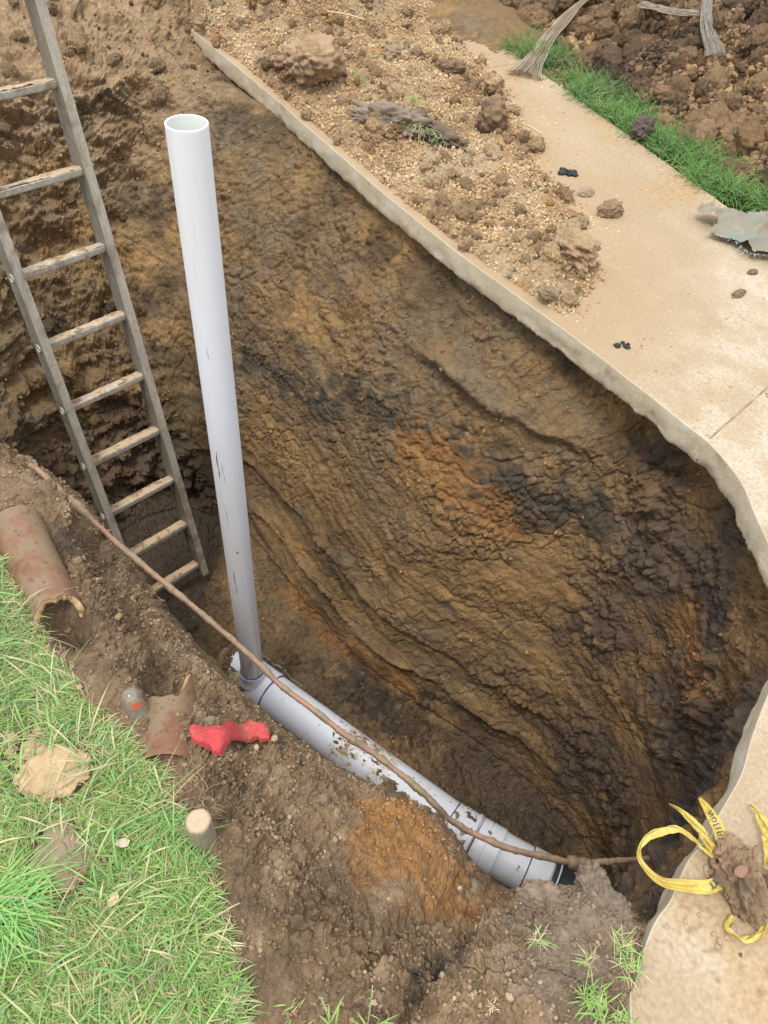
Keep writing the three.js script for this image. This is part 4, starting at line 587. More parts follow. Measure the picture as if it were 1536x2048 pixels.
// ------------------------------------------------------------------ aluminium ladder standing in the pit
{
  const o = thing('ladder', 'worn aluminium ladder with muddy rungs leaning against the end wall of the pit', 'ladder', [-1.009, -2.015, -2.604]);
  const X = V(-0.2569, -0.0181, 0.3002).normalize(), Y = V(-0.0421, 0.2989, -0.0437).normalize(), Z = X.clone().cross(Y).normalize(); X.copy(Y).cross(Z).normalize();
  o.quaternion.setFromRotationMatrix(new THREE.Matrix4().makeBasis(X, Y, Z));
  const alu = new THREE.MeshStandardMaterial({ vertexColors: true, roughness: 0.5, metalness: 0.2, map: soilGrain });
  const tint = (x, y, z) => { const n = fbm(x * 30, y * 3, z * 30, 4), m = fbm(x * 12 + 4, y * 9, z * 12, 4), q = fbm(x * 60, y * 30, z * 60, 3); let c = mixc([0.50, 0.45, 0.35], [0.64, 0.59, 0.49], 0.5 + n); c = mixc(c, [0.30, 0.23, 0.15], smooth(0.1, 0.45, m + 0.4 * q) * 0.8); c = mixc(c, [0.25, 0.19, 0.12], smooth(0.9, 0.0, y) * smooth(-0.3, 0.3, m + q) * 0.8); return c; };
  const W = 0.395, len = 3.45;
  const strip = (w, d, x, z) => { const n = 160, g = new THREE.BoxGeometry(w, len, d, 1, n, 1); g.translate(x, len / 2 - 0.02, z); return g; };
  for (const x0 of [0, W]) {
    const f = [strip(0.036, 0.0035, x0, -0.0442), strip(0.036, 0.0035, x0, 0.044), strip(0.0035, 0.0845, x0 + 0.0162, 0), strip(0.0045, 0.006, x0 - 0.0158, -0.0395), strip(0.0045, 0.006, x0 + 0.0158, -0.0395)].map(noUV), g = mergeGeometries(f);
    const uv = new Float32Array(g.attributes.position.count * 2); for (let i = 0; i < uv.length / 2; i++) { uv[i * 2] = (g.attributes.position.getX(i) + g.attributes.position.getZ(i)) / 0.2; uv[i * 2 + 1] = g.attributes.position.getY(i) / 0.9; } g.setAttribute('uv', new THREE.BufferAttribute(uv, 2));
    mesh('stile', paint(g, (x, y, z) => tint(x, y, z).map((v) => v * (Math.abs(z) < 0.0424 && x > x0 + 0.012 ? 0.62 : 1.05))), alu, o);  // web darker, flanges lighter: the side shading is painted into the vertex colours
  }
  for (let i = -2; i <= 8; i++) {
    const y = (8.15 - i) * 0.305, s = new THREE.Shape(), w = 0.022, h = 0.014, r = 0.007;
    s.moveTo(-w, -h + r); s.lineTo(-w, h - 0.003); s.lineTo(-w + 0.003, h); s.lineTo(w - 0.003, h); s.lineTo(w, h - 0.003); s.lineTo(w, -h + r); s.quadraticCurveTo(w, -h, w - r, -h); s.lineTo(-w + r, -h); s.quadraticCurveTo(-w, -h, -w, -h + r);
    const g = new THREE.ExtrudeGeometry(s, { depth: W - 0.002, bevelEnabled: false, steps: 60, curveSegments: 4 }); g.rotateY(Math.PI / 2); g.rotateX(-0.1); g.translate(0.0165, y, 0);
    const rung = mesh('rung', paint(g, tint), alu, o);
    const ringG = new THREE.TorusGeometry(0.019, 0.0036, 8, 28); ringG.scale(1, 0.8, 1.2); ringG.rotateY(Math.PI / 2); const rg = ringG.clone(); rg.translate(W + 0.0185, y, 0); mesh('swage_ring', paint(rg, tint), alu, rung);
    const rb = ringG.clone(); rb.translate(0.0185, y, 0); mesh('swage_ring', paint(rb, tint), alu, rung);
    // dried mud on the tread
    const nu = 120, nv = 16, P = new Float32Array(nu * nv * 3), C = new Float32Array(nu * nv * 3), amt = 0.30 + 0.22 * noise(i * 3.3, 2.2, 5.1) + (i > 4 ? 0.14 : 0) + (i > 6 ? 0.25 : 0);
    for (let a = 0; a < nu; a++) for (let b = 0; b < nv; b++) { const x = 0.022 + (W - 0.04) * a / (nu - 1), z = -0.0225 + 0.045 * b / (nv - 1), n = fbm(x * 16 + i * 7, 2, z * 20, 4), m = fbm(x * 55 + i * 3, 5, z * 55, 3), hh = Math.min(0.006, 0.008 * (n + 0.5 * m + amt)) + 0.003 * Math.max(0, m) - 0.0012, k = a * nv + b; P.set([x, y + 0.014 + hh + z * 0.1, z], k * 3); const c = mixc([0.46, 0.34, 0.21], [0.23, 0.15, 0.09], smooth(0.0, 0.25, n - 0.05 + m * 0.4)); C.set(c, k * 3); }
    const mud = mesh('dried_mud', gridGeometry(nu, nv, P, C), mudMat, rung); mud.userData.kind = 'stuff';
  }
}

// ------------------------------------------------------------------ old copper water pipe across the pit
{
  const pts = [[-1.085, -0.150, -1.576], [-1.05, -0.138, -1.550], [-0.923, -0.19, -1.473], [-0.765, -0.28, -1.393], [-0.523, -0.40, -1.278], [-0.327, -0.500, -1.178], [-0.259, -0.530, -1.134], [-0.128, -0.560, -1.065], [-0.030, -0.590, -1.013], [0.049, -0.620, -0.985], [0.208, -0.660, -0.896], [0.288, -0.690, -0.841], [0.440, -0.720, -0.795], [0.576, -0.740, -0.780], [0.670, -0.760, -0.781], [0.859, -0.800, -0.819], [1.0, -0.83, -0.845]].map((p) => V(...p));
  const o = thing('copper_pipe', 'dirty old copper water pipe hanging across the pit above the white drain', 'water pipe', [-1.123, -0.195, -1.635]), O = o.position;
  const c = new THREE.CatmullRomCurve3(pts), g = new THREE.TubeGeometry(c, 700, 0.0085, 14), p = g.attributes.position, n = g.attributes.normal;
  for (let i = 0; i < p.count; i++) { const x = p.getX(i), y = p.getY(i), z = p.getZ(i), k = Math.max(0, fbm(x * 26, y * 26, z * 26, 4) + 0.12) * 0.009 + 0.0012 * noise(x * 130, y * 130, z * 130); p.setXYZ(i, x + n.getX(i) * k, y + n.getY(i) * k, z + n.getZ(i) * k); }
  g.computeVertexNormals(); paint(g, (x, y, z) => { const a = fbm(x * 26, y * 26, z * 26, 4), b = fbm(x * 9 + 3, y * 9, z * 9, 3); let q = mixc([0.42, 0.225, 0.145], [0.31, 0.20, 0.135], 0.5 + b); q = mixc(q, [0.29, 0.215, 0.135], smooth(-0.15, 0.08, a)); return mixc(q, [0.13, 0.085, 0.06], smooth(0.15, 0.45, b) * 0.6); });
  const copper = new THREE.MeshStandardMaterial({ vertexColors: true, roughness: 0.6, metalness: 0.12 }); g.translate(-O.x, -O.y, -O.z); mesh('pipe', g, copper, o);
  const fit = (u, prof, cc) => { const a = c.getPointAt(u), d = c.getTangentAt(u), gg = lathe(prof, a, d, 20); gg.translate(-O.x, -O.y, -O.z); mesh('coupling', paint(gg, (x, y, z) => mixc(cc, [0.24, 0.17, 0.10], 0.4 + fbm(x * 60, y * 60, z * 60, 3))), copper, o); };
  const near = (q) => { let m = 9, u = 0; for (let i = 0; i <= 400; i++) { const d = c.getPointAt(i / 400).distanceTo(q); if (d < m) { m = d; u = i / 400; } } return u; };
  fit(near(pts[2]), [[0.009, -0.035], [0.0145, -0.032], [0.0145, -0.008], [0.0175, -0.006], [0.0175, 0.014], [0.0135, 0.017], [0.0135, 0.038], [0.009, 0.041]], [0.40, 0.29, 0.19]);
  fit(near(pts[14]), [[0.009, -0.024], [0.019, -0.022], [0.019, 0.0], [0.0145, 0.002], [0.0145, 0.018], [0.0165, 0.02], [0.0165, 0.034], [0.0125, 0.036], [0.0125, 0.052], [0.009, 0.055]], [0.26, 0.18, 0.12]);
}

// ------------------------------------------------------------------ two lengths of the old clay drain
function clayPipe(label, a, b, R, endF, startF, dirty) {             // endF / startF: how far the wall is broken back at each angle
  const o = thing('clay_pipe', label, 'clay pipe', [b.x, b.y, b.z]), d = b.clone().sub(a), L = d.length(); d.normalize();
  const side = V(0, 1, 0).cross(d).normalize(), up = d.clone().cross(side), t = 0.014, na = 120, nl = 90, P = [], C = [], at = (l, ang, r) => a.clone().addScaledVector(d, l).addScaledVector(up, Math.cos(ang) * r).addScaledVector(side, Math.sin(ang) * r).sub(b);
  const rows = 2 * nl;
  for (let i = 0; i < na; i++) for (let j = 0; j < rows; j++) {
    const ang = i / na * 2 * Math.PI, l0 = startF(ang), l1 = L - endF(ang), outer = j < nl, u = outer ? j / (nl - 1) : 1 - (j - nl) / (nl - 1), l = lerp(l0, l1, u), n = 0.0012 * fbm(l * 20, ang * 3, R, 3), p = at(l, ang, outer ? R + n : R - t + n); P.push(p.x, p.y, p.z);
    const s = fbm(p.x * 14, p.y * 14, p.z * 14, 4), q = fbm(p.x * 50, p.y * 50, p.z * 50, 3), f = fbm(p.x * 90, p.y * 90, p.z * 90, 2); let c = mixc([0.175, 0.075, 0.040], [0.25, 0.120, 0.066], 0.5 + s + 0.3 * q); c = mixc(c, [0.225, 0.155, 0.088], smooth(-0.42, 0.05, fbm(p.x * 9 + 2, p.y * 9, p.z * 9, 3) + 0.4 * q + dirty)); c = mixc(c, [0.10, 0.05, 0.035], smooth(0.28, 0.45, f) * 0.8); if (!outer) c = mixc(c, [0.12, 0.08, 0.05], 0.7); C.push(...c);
  }
  const g = gridGeometry(na, rows, new Float32Array(P), new Float32Array(C), null, true); mesh('pipe_wall', g, new THREE.MeshStandardMaterial({ vertexColors: true, roughness: 0.7, side: THREE.DoubleSide, bumpMap: soilBump, bumpScale: 0.001 }), o);
  const EP = []; for (let i = 0; i < na; i++) { const ang = i / na * 2 * Math.PI, l1 = L - endF(ang); for (let j = 0; j < 6; j++) { const r = R + 0.0008 - (t + 0.0016) * j / 5, p = at(l1 + 0.0015 + 0.004 * Math.sin(j / 5 * Math.PI) * (0.6 + fbm(ang * 4, j, R, 3)), ang, r); EP.push(p.x, p.y, p.z); } }
  mesh('broken_edge', paint(gridGeometry(na, 6, new Float32Array(EP), null, null, true), (x, y, z) => mixc([0.36, 0.21, 0.09], [0.52, 0.36, 0.19], 0.5 + fbm(x * 40, y * 40, z * 40, 3))), new THREE.MeshStandardMaterial({ vertexColors: true, roughness: 0.95, side: THREE.DoubleSide }), o);
  return o;
}
clayPipe('broken terracotta drain pipe at the left with its open arched end beside the lawn', V(-0.968, -0.025, -1.258), V(-0.752, -0.040, -0.978), 0.061, (a) => 0.008 + 0.022 * fbm(Math.cos(a) * 2, Math.sin(a) * 2, 3, 4) + 0.022 * smooth(0.1, 1, Math.cos(a - 0.2)), () => 0, 0.02);
clayPipe('shorter terracotta drain pipe near the red glove, with a jagged pale broken corner', V(-0.412, -0.055, -0.650), V(-0.457, -0.092, -0.848), 0.060, (a) => 0.020 + 0.030 * smooth(0.3, 1, Math.cos(a)) + 0.012 * fbm(Math.cos(a) * 2, Math.sin(a) * 2, 9, 3) - 0.055 * Math.exp(-Math.pow((a - (2 * Math.PI - 1.0)) / 0.28, 2)), () => 0, -0.1);

// ------------------------------------------------------------------ red glove
{
  const o = thing('glove', 'crumpled red fabric work glove lying on the soil bank', 'glove', [-0.300, groundY(-0.30, -0.775), -0.775]), gy = groundY(-0.30, -0.775);
  const OUT = [[-0.376,-0.735],[-0.368,-0.742],[-0.348,-0.742],[-0.33,-0.753],[-0.314,-0.77],[-0.305,-0.815],[-0.286,-0.835],[-0.282,-0.851],[-0.271,-0.852],[-0.258,-0.847],[-0.243,-0.851],[-0.227,-0.836],[-0.219,-0.819],[-0.216,-0.796],[-0.229,-0.795],[-0.238,-0.793],[-0.247,-0.801],[-0.264,-0.78],[-0.28,-0.768],[-0.295,-0.71],[-0.299,-0.693],[-0.315,-0.69],[-0.323,-0.7],[-0.325,-0.702],[-0.339,-0.701],[-0.353,-0.703],[-0.361,-0.705],[-0.372,-0.722]];
  const caps = [[[-0.362, -0.734], [-0.325, -0.776], 0.012, 0.012], [[-0.34, -0.71], [-0.313, -0.725], 0.008, 0.009], [[-0.308, -0.725], [-0.301, -0.706], 0.013, 0.011], [[-0.271, -0.842], [-0.238, -0.842], 0.01, 0.014], [[-0.226, -0.831], [-0.223, -0.811], 0.009, 0.013], [[-0.253, -0.826], [-0.258, -0.793], 0.006, 0.009]];
  const nx = 190, nz = 110, x0 = -0.386, x1 = -0.206, z0 = -0.862, z1 = -0.680, P = new Float32Array(nx * nz * 3), IN = [], I = [];
  for (let i = 0; i < nx; i++) for (let j = 0; j < nz; j++) {
    const x = lerp(x0, x1, i / (nx - 1)), z = lerp(z0, z1, j / (nz - 1)), sd = inPoly(OUT, x, z) + 0.0015 * fbm(x * 90, 3, z * 90, 2); IN.push(sd);
    let h = 0.007 * Math.sqrt(clamp(sd / 0.010)); for (const [a, b, r, k] of caps) { const d = segd([x, 0, z], [a[0], 0, a[1]], [b[0], 0, b[1]]) / r; if (d < 1) h = Math.max(h, k * Math.sqrt(1 - d * d) * Math.sqrt(clamp(sd / 0.004))); }
    const f = smooth(0, 0.012, sd); h += f * (0.006 * Math.pow(Math.max(0, ridged(x * 9 + z * 16, 2, z * 9 - x * 7, 1)), 3) + 0.0035 * fbm(x * 24, 1, z * 24, 3)) - 0.004 * Math.exp(-Math.pow(segd([x, 0, z], [-0.351, 0, -0.722], [-0.319, 0, -0.750]) / 0.0025, 2));
    let g0 = 0, gw = 0; for (let a = -5; a <= 5; a++) for (let b = -5; b <= 5; b++) { const w = Math.exp(-(a * a + b * b) / 12); g0 += w * groundY(x + a * 0.0041, z + b * 0.0041); gw += w; } g0 /= gw;
    P.set([x - o.position.x, g0 - gy + h + 0.003 - (sd < 0.001 ? 0.008 : 0), z - o.position.z], (i * nz + j) * 3);
  }
  for (let i = 0; i < nx - 1; i++) for (let j = 0; j < nz - 1; j++) { const a = i * nz + j; if (Math.max(IN[a], IN[a + 1], IN[a + nz], IN[a + nz + 1]) > 0) I.push(a, a + 1, a + nz, a + nz, a + 1, a + nz + 1); }
  const gm = new THREE.BufferGeometry(); gm.setAttribute('position', new THREE.BufferAttribute(P, 3)); gm.setIndex(I); gm.computeVertexNormals();
  paint(gm, (x, y, z) => mixc([0.52, 0.065, 0.066], [0.34, 0.16, 0.095], smooth(0.08, 0.42, fbm(x * 22, y * 22, z * 22, 4) + 0.3 * fbm(x * 90, y * 90, z * 90, 2)) * 0.8));
  mesh('fabric', gm, new THREE.MeshPhysicalMaterial({ vertexColors: true, roughness: 0.85, sheen: 0.4, sheenRoughness: 0.6, sheenColor: new THREE.Color(1, 0.35, 0.33), side: THREE.DoubleSide }), o);
}

// ------------------------------------------------------------------ clear bottle end and wooden stake in the grass
{
  const y0 = groundY(-0.515, -0.775), o = thing('plastic_bottle', 'small clear plastic bottle poking out beside the shorter clay pipe', 'bottle', [-0.500, y0 - 0.005, -0.762]);
  o.rotation.set(-0.35, 0, 0.25);
  mesh('bottle_body', new THREE.LatheGeometry([[0.0, 0.062], [0.008, 0.0615], [0.015, 0.058], [0.0195, 0.051], [0.0215, 0.042], [0.0215, -0.02]].map(([a, b]) => new THREE.Vector2(a, b)), 40), new THREE.MeshPhysicalMaterial({ color: 0xe4e2d8, roughness: 0.15, transmission: 0.85, thickness: 0, side: THREE.DoubleSide }), o);
  mesh('dirt_inside', (() => { const g = lump(31, 6, 0.7); g.scale(0.017, 0.024, 0.017); g.translate(0, 0.022, 0); return g; })(), new THREE.MeshStandardMaterial({ color: new THREE.Color().setRGB(0.34, 0.25, 0.16), roughness: 0.95 }), o);
  mesh('red_label', new THREE.CylinderGeometry(0.0219, 0.0219, 0.012, 24, 1, true, 0.2, 1.0), new THREE.MeshStandardMaterial({ color: new THREE.Color().setRGB(0.62, 0.09, 0.04), roughness: 0.5, side: THREE.DoubleSide }), o).position.y = 0.030;
}
{
  const o = thing('wooden_stake', 'round wooden stake with a battered pale top standing at the lawn edge', 'stake', [-0.292, -0.005, -0.508]), R = 0.0262, nu = 72, P = [], C = [], prof = [[1, -0.05], [1, 0.0], [1.0, 0.02], [0.995, 0.04], [1.0, 0.055], [1.0, 0.068], [0.985, 0.0745], [0.94, 0.0795], [0.86, 0.0825], [0.72, 0.084], [0.55, 0.0835], [0.36, 0.083], [0.18, 0.083], [0.0, 0.083]], nv = prof.length;
  for (let i = 0; i < nu; i++) prof.forEach(([r, y], j) => { const a = i / nu * 2 * Math.PI, x = Math.cos(a), z = Math.sin(a), k = R * r * (1 + 0.02 * fbm(x * 3, y * 40, z * 3, 3)), yy = y + (j > 5 ? 0.0035 * fbm(x * r * 2.5, 2, z * r * 2.5, 3) + 0.002 * x : 0); P.push(x * k, yy, z * k); const n = fbm(x * 6, y * 60, z * 6, 3), top = smooth(6.5, 8.5, j); let c = mixc([0.24, 0.20, 0.13], [0.34, 0.29, 0.20], 0.5 + n); c = mixc(c, mixc([0.54, 0.41, 0.26], [0.40, 0.33, 0.23], 0.5 + fbm(x * r * 4, 7, z * r * 4, 3)), top); c = mixc(c, [0.12, 0.10, 0.08], 0.85 * Math.exp(-Math.pow((j - 7) / 0.9, 2)) * smooth(-0.2, 0.3, fbm(x * 2, 3, z * 2, 3))); C.push(...c); });
  mesh('post', gridGeometry(nu, nv, new Float32Array(P), new Float32Array(C), null, true), new THREE.MeshStandardMaterial({ vertexColors: true, roughness: 0.9, side: THREE.DoubleSide, bumpMap: soilBump, bumpScale: 0.0 }), o);
}

// ------------------------------------------------------------------ yellow warning tape and the clod that holds it down
const tapeTex = (() => { const c = document.createElement('canvas'); c.width = 1024; c.height = 128; const g = c.getContext('2d'); g.fillStyle = '#cfb957'; g.fillRect(0, 0, 1024, 128); const rr = rng(19); for (let i = 0; i < 900; i++) { g.fillStyle = i % 3 ? 'rgba(150,125,70,0.10)' : 'rgba(228,215,150,0.14)'; g.beginPath(); g.ellipse(rr() * 1024, rr() * 128, 4 + 40 * rr(), 1 + 5 * rr(), rr() * 3, 0, 7); g.fill(); } g.fillStyle = '#555a5c'; g.font = 'bold 80px sans-serif'; g.textBaseline = 'middle'; g.textAlign = 'center'; g.fillText('CAUTION', 512, 68); for (let i = 0; i < 260; i++) { g.fillStyle = 'rgba(205,182,90,0.5)'; g.beginPath(); g.ellipse(rr() * 1024, rr() * 128, 1 + 9 * rr(), 0.6 + 1.6 * rr(), rr() * 3, 0, 7); g.fill(); } const t = new THREE.CanvasTexture(c); t.colorSpace = THREE.SRGBColorSpace; t.wrapS = THREE.RepeatWrapping; t.anisotropy = 4; return t; })();
const tapeMat = new THREE.MeshPhysicalMaterial({ map: tapeTex, roughness: 0.45, side: THREE.DoubleSide, transmission: 0.12, thickness: 0 });
function ribbon(pts, widths, tilts, u0, uLen, seed) {                // a crumpled tape through points; tilts turn it about its length
  const c = new THREE.CatmullRomCurve3(pts.map((p) => V(...p))), n = 110, nv = 9, P = new Float32Array(n * nv * 3), UV = new Float32Array(n * nv * 2), pick = (A, u) => { const f = u * (A.length - 1), i = Math.min(A.length - 2, Math.floor(f)); return lerp(A[i], A[i + 1], f - i); };
  for (let i = 0; i < n; i++) {
    const u = i / (n - 1), p = c.getPointAt(u), t = c.getTangentAt(u), s = t.clone().cross(V(0, 1, 0)).normalize(), w = s.clone().cross(t), a = pick(tilts, u), ax = s.clone().multiplyScalar(Math.cos(a)).addScaledVector(w, Math.sin(a)), nn = ax.clone().cross(t);
    for (let j = 0; j < nv; j++) { const v = j / (nv - 1) - 0.5, q = p.clone().addScaledVector(ax, v * 0.64 * pick(widths, u)).addScaledVector(nn, 0.005 * Math.sin(v * 11 + seed + u * 6) * Math.sin(u * 9 + seed) + 0.008 * fbm(u * 12 + seed, v * 3.5, seed, 4)); P.set([q.x, q.y, q.z], (i * nv + j) * 3); UV.set([u0 + u * uLen, v + 0.5], (i * nv + j) * 2); }
  }
  return gridGeometry(n, nv, P, null, UV);
}
{
  const o = thing('warning_tape', 'crumpled yellow warning tape with black lettering under a soil clod on the path corner', 'tape', [0, 0, 0]);
  mesh('loop', ribbon([[0.765, 0.02, -0.515], [0.735, 0.028, -0.512], [0.705, 0.030, -0.500], [0.66, 0.03, -0.498], [0.618, 0.025, -0.503], [0.590, 0.02, -0.527], [0.578, 0.025, -0.548], [0.592, 0.04, -0.578], [0.622, 0.045, -0.594], [0.655, 0.045, -0.600], [0.69, 0.035, -0.588], [0.735, 0.02, -0.56]], [0.042, 0.040, 0.040, 0.036, 0.026, 0.018, 0.018, 0.026, 0.022, 0.028, 0.030, 0.018], [0.3, 0.35, 0.3, 0.3, 0.6, 1.0, 1.2, 0.7, 0.9, 0.6, 0.5, 0.4], 0.55, 0.85, 1.7), tapeMat, o);
  mesh('lettered_end', ribbon([[0.752, 0.02, -0.555], [0.748, 0.04, -0.585], [0.738, 0.05, -0.617], [0.725, 0.05, -0.648], [0.715, 0.045, -0.670]], [0.036, 0.040, 0.040, 0.034, 0.010], [0.2, 0.3, 0.2, 0.35, 0.7], 0.20, 0.62, 4.1), tapeMat, o);
  mesh('narrow_end', ribbon([[0.742, 0.02, -0.556], [0.718, 0.04, -0.585], [0.690, 0.055, -0.612], [0.662, 0.06, -0.634], [0.642, 0.06, -0.645]], [0.014, 0.026, 0.026, 0.018, 0.004], [0.8, 1.0, 0.9, 0.7, 0.5], -0.05, 0.22, 2.6), tapeMat, o);
  mesh('right_end', ribbon([[0.845, 0.02, -0.555], [0.850, 0.035, -0.600], [0.842, 0.035, -0.645], [0.832, 0.03, -0.675]], [0.03, 0.045, 0.034, 0.006], [0.5, 0.4, 0.9, 1.2], -0.08, 0.2, 5.2), tapeMat, o);
  mesh('bottom_loop', ribbon([[0.748, 0.02, -0.455], [0.735, 0.012, -0.437], [0.758, 0.014, -0.418], [0.790, 0.016, -0.424], [0.815, 0.02, -0.448], [0.828, 0.025, -0.48], [0.815, 0.03, -0.508]], [0.012, 0.018, 0.020, 0.018, 0.020, 0.030, 0.026], [0.6, 0.7, 0.8, 0.9, 0.6, 0.5, 0.4], -0.1, 0.25, 0.7), tapeMat, o);
}
const clodColour = (base, dark, f) => (x, y, z) => { const a = fbm(x * f, y * f, z * f, 4), b = fbm(x * f * 5, y * f * 5, z * f * 5, 3), c = mixc(base, dark, smooth(-0.1, 0.35, a + 0.4 * b)), k = 1 + 0.4 * b; return [c[0] * k, c[1] * k, c[2] * k]; };
const clodMatV = new THREE.MeshStandardMaterial({ vertexColors: true, roughness: 0.94 });
function clod(name, label, category, [x, y, z], [sx, sy, sz], turn, seed, base, dark, group, rough = 1, detail = 14) {
  const g = lump(seed, detail, rough); g.scale(sx / 2, sy / 2, sz / 2); paint(g, clodColour(base, dark, 5 / Math.max(sx, sz)));
  const m = mesh(name, g, clodMatV); m.position.set(x, y + sy * 0.32, z); m.rotation.y = turn; return tag(m, label, category, group);
}
{
  const o = thing('soil_clod', 'big brown clod with red brick bits weighing down the yellow tape', 'clod', [0.778, 0.0, -0.522]);
  const g = lump(41, 22, 1.1); g.scale(0.055, 0.045, 0.080); g.rotateY(0.25); mesh('soil', paint(g, clodColour([0.25, 0.165, 0.09], [0.10, 0.07, 0.045], 22)), clodMatV, o).position.y = 0.032;
  const g2 = lump(42, 16, 1.0); g2.scale(0.034, 0.030, 0.036); mesh('dark_lump', paint(g2, clodColour([0.09, 0.065, 0.045], [0.05, 0.04, 0.035], 30)), clodMatV, o).position.set(0.030, 0.035, 0.012);
  const g3 = lump(43, 16, 1.0); g3.scale(0.038, 0.030, 0.030); mesh('soil', paint(g3, clodColour([0.30, 0.20, 0.12], [0.17, 0.11, 0.07], 30)), clodMatV, o).position.set(-0.015, 0.030, -0.055);
  const br = new THREE.MeshStandardMaterial({ color: new THREE.Color().setRGB(0.27, 0.155, 0.095), roughness: 0.95, flatShading: true });
  for (const [x, y, z, a, b, c, r] of [[-0.022, 0.075, 0.002, 0.017, 0.009, 0.013, 0.4], [0.012, 0.074, 0.004, 0.010, 0.007, 0.009, 1.0], [-0.048, 0.02, -0.026, 0.009, 0.008, 0.014, 0.2], [0.028, 0.05, -0.048, 0.008, 0.008, 0.020, -0.5]]) { const h = lump(50 + Math.round(x * 999), 1, 0.5, true); h.scale(a, b, c); h.rotateY(r); mesh('brick_bit', h, br, o).position.set(x, y, z); }
}

// ------------------------------------------------------------------ single clods, stones and odds and ends on the path
const TANC = [0.36, 0.245, 0.14], BRN = [0.24, 0.155, 0.085], DRK = [0.13, 0.088, 0.055];
const P1 = (x, z) => { const [a, b] = toPath(x, z); return Math.max(0, looseHeight(a, b)) - 0.008; };
const put = (label, x, z, size, turn, seed, base, dark, rough) => clod('soil_clod', label, 'clod', [x, P1(x, z), z], size, turn, seed, base, dark, null, (rough ?? 1) * 0.8);
put('largest tan clod on the path, close to the slab edge, with dark stones', -0.58, -4.20, [0.34, 0.24, 0.28], 0.5, 61, TANC, BRN);
put('rounded brown clod standing alone right of the upturned turf', 0.324, -3.92, [0.20, 0.20, 0.20], 0.8, 62, BRN, DRK, 0.8);
put('brown clod behind the lone rounded clod, beside a pale stone', 0.335, -4.42, [0.17, 0.13, 0.15], 0.2, 63, TANC, BRN);
put('flat grey-brown clod with shadow under it at the top of the path', -0.20, -4.76, [0.20, 0.10, 0.12], 1.0, 64, [0.30, 0.22, 0.14], BRN);
put('squat tan clod left of the largest clod at the slab edge', -0.74, -4.32, [0.16, 0.13, 0.14], 0.1, 65, TANC, BRN);
put('dark clod with an orange patch near the top edge', -0.95, -5.0, [0.26, 0.20, 0.2], 0.6, 66, [0.30, 0.17, 0.08], BRN);
put('small dark clod sitting in the middle of the green verge', 1.09, -4.10, [0.17, 0.14, 0.13], 0.9, 67, [0.12, 0.085, 0.07], [0.08, 0.055, 0.05]);
put('small brown clod behind two others, high on the path', 0.12, -4.62, [0.13, 0.10, 0.11], 0.3, 68, BRN, DRK);
put('brown clod at the tip of the crumb heap, far end of the bare concrete', 0.835, -3.25, [0.13, 0.09, 0.10], 0.5, 69, [0.27, 0.18, 0.10], BRN);
put('ridge-like brown clod at the near end of the loose soil', 0.62, -2.80, [0.16, 0.13, 0.22], 0.45, 70, TANC, BRN);
put('oval brown clod on bare concrete, nearer of the pair by the cloth', 1.275, -2.71, [0.085, 0.035, 0.045], 0.7, 71, BRN, DRK, 0.6);
put('oval brown clod on bare concrete, farther of the pair by the cloth', 1.372, -2.885, [0.065, 0.03, 0.04], 0.6, 72, DRK, BRN, 0.6);
put('grey flattened clod lying before the black crumbs on the path', 0.75, -3.42, [0.12, 0.04, 0.07], 0.9, 73, [0.33, 0.25, 0.17], BRN, 0.6);
put('dark brown crumb on the concrete, lower right corner', 0.757, -0.392, [0.018, 0.012, 0.017], 0.2, 74, DRK, DRK, 0.8);
for (const [label, x, z, s, t] of [['largest tan stone left of the lower tape loop', 0.720, -0.412, 0.017, 0.3], ['tan stone touching the largest one left of the lower tape loop', 0.714, -0.402, 0.013, 1.1], ['tan stone at the top left of the little group left of the tape loop', 0.712, -0.424, 0.012, 2.0], ['small stone inside the curve of the lower tape loop', 0.736, -0.420, 0.011, 0.5], ['rounded tan stone just left of the clod foot', 0.752, -0.438, 0.015, 0.9], ['single tiny stone far left on the concrete corner', 0.66, -0.44, 0.010, 0.4], ['tiny stone between the concrete edge and the tape clod', 0.69, -0.455, 0.009, 1.5]]) clod('stone', label, 'stone', [x, 0, z], [s, s * 0.6, s * 0.9], t, 80 + Math.round(s * 1000), [0.42, 0.31, 0.20], [0.34, 0.25, 0.16], null, 0.7, 5);
clod('stone', 'flat tan stone lying on the lip of concrete left of the tape clod', 'stone', [0.722, 0.0, -0.538], [0.016, 0.012, 0.028], 0.1, 91, [0.40, 0.30, 0.20], [0.33, 0.24, 0.16], null, 0.6, 5);
{ // black tarry crumbs
  const o = thing('tar_crumbs', 'black tarry crumbs in a little pile on the dusty concrete', 'debris', [0.68, 0.0, -3.595]);
  const r = rng(9), m = new THREE.MeshStandardMaterial({ color: new THREE.Color().setRGB(0.015, 0.015, 0.017), roughness: 0.5 });
  for (let i = 0; i < 14; i++) { const g = lump(200 + i, 2, 1); const s = 0.006 + 0.012 * r(); g.scale(s * 1.3, s * 0.8, s); mesh('crumb', g, m, o).position.set((r() - 0.5) * 0.08, 0.006, (r() - 0.5) * 0.05); }
  const o2 = thing('tar_crumbs', 'scatter of black tarry crumbs near the slab edge, halfway along the path', 'debris', [0.775, 0.0, -2.30]);
  for (let i = 0; i < 12; i++) { const g = lump(230 + i, 2, 1); const s = 0.003 + 0.006 * r(); g.scale(s * 1.3, s * 0.7, s); mesh('crumb', g, m, o2).position.set((r() - 0.5) * 0.06, 0.004, (r() - 0.5) * 0.035); }
}
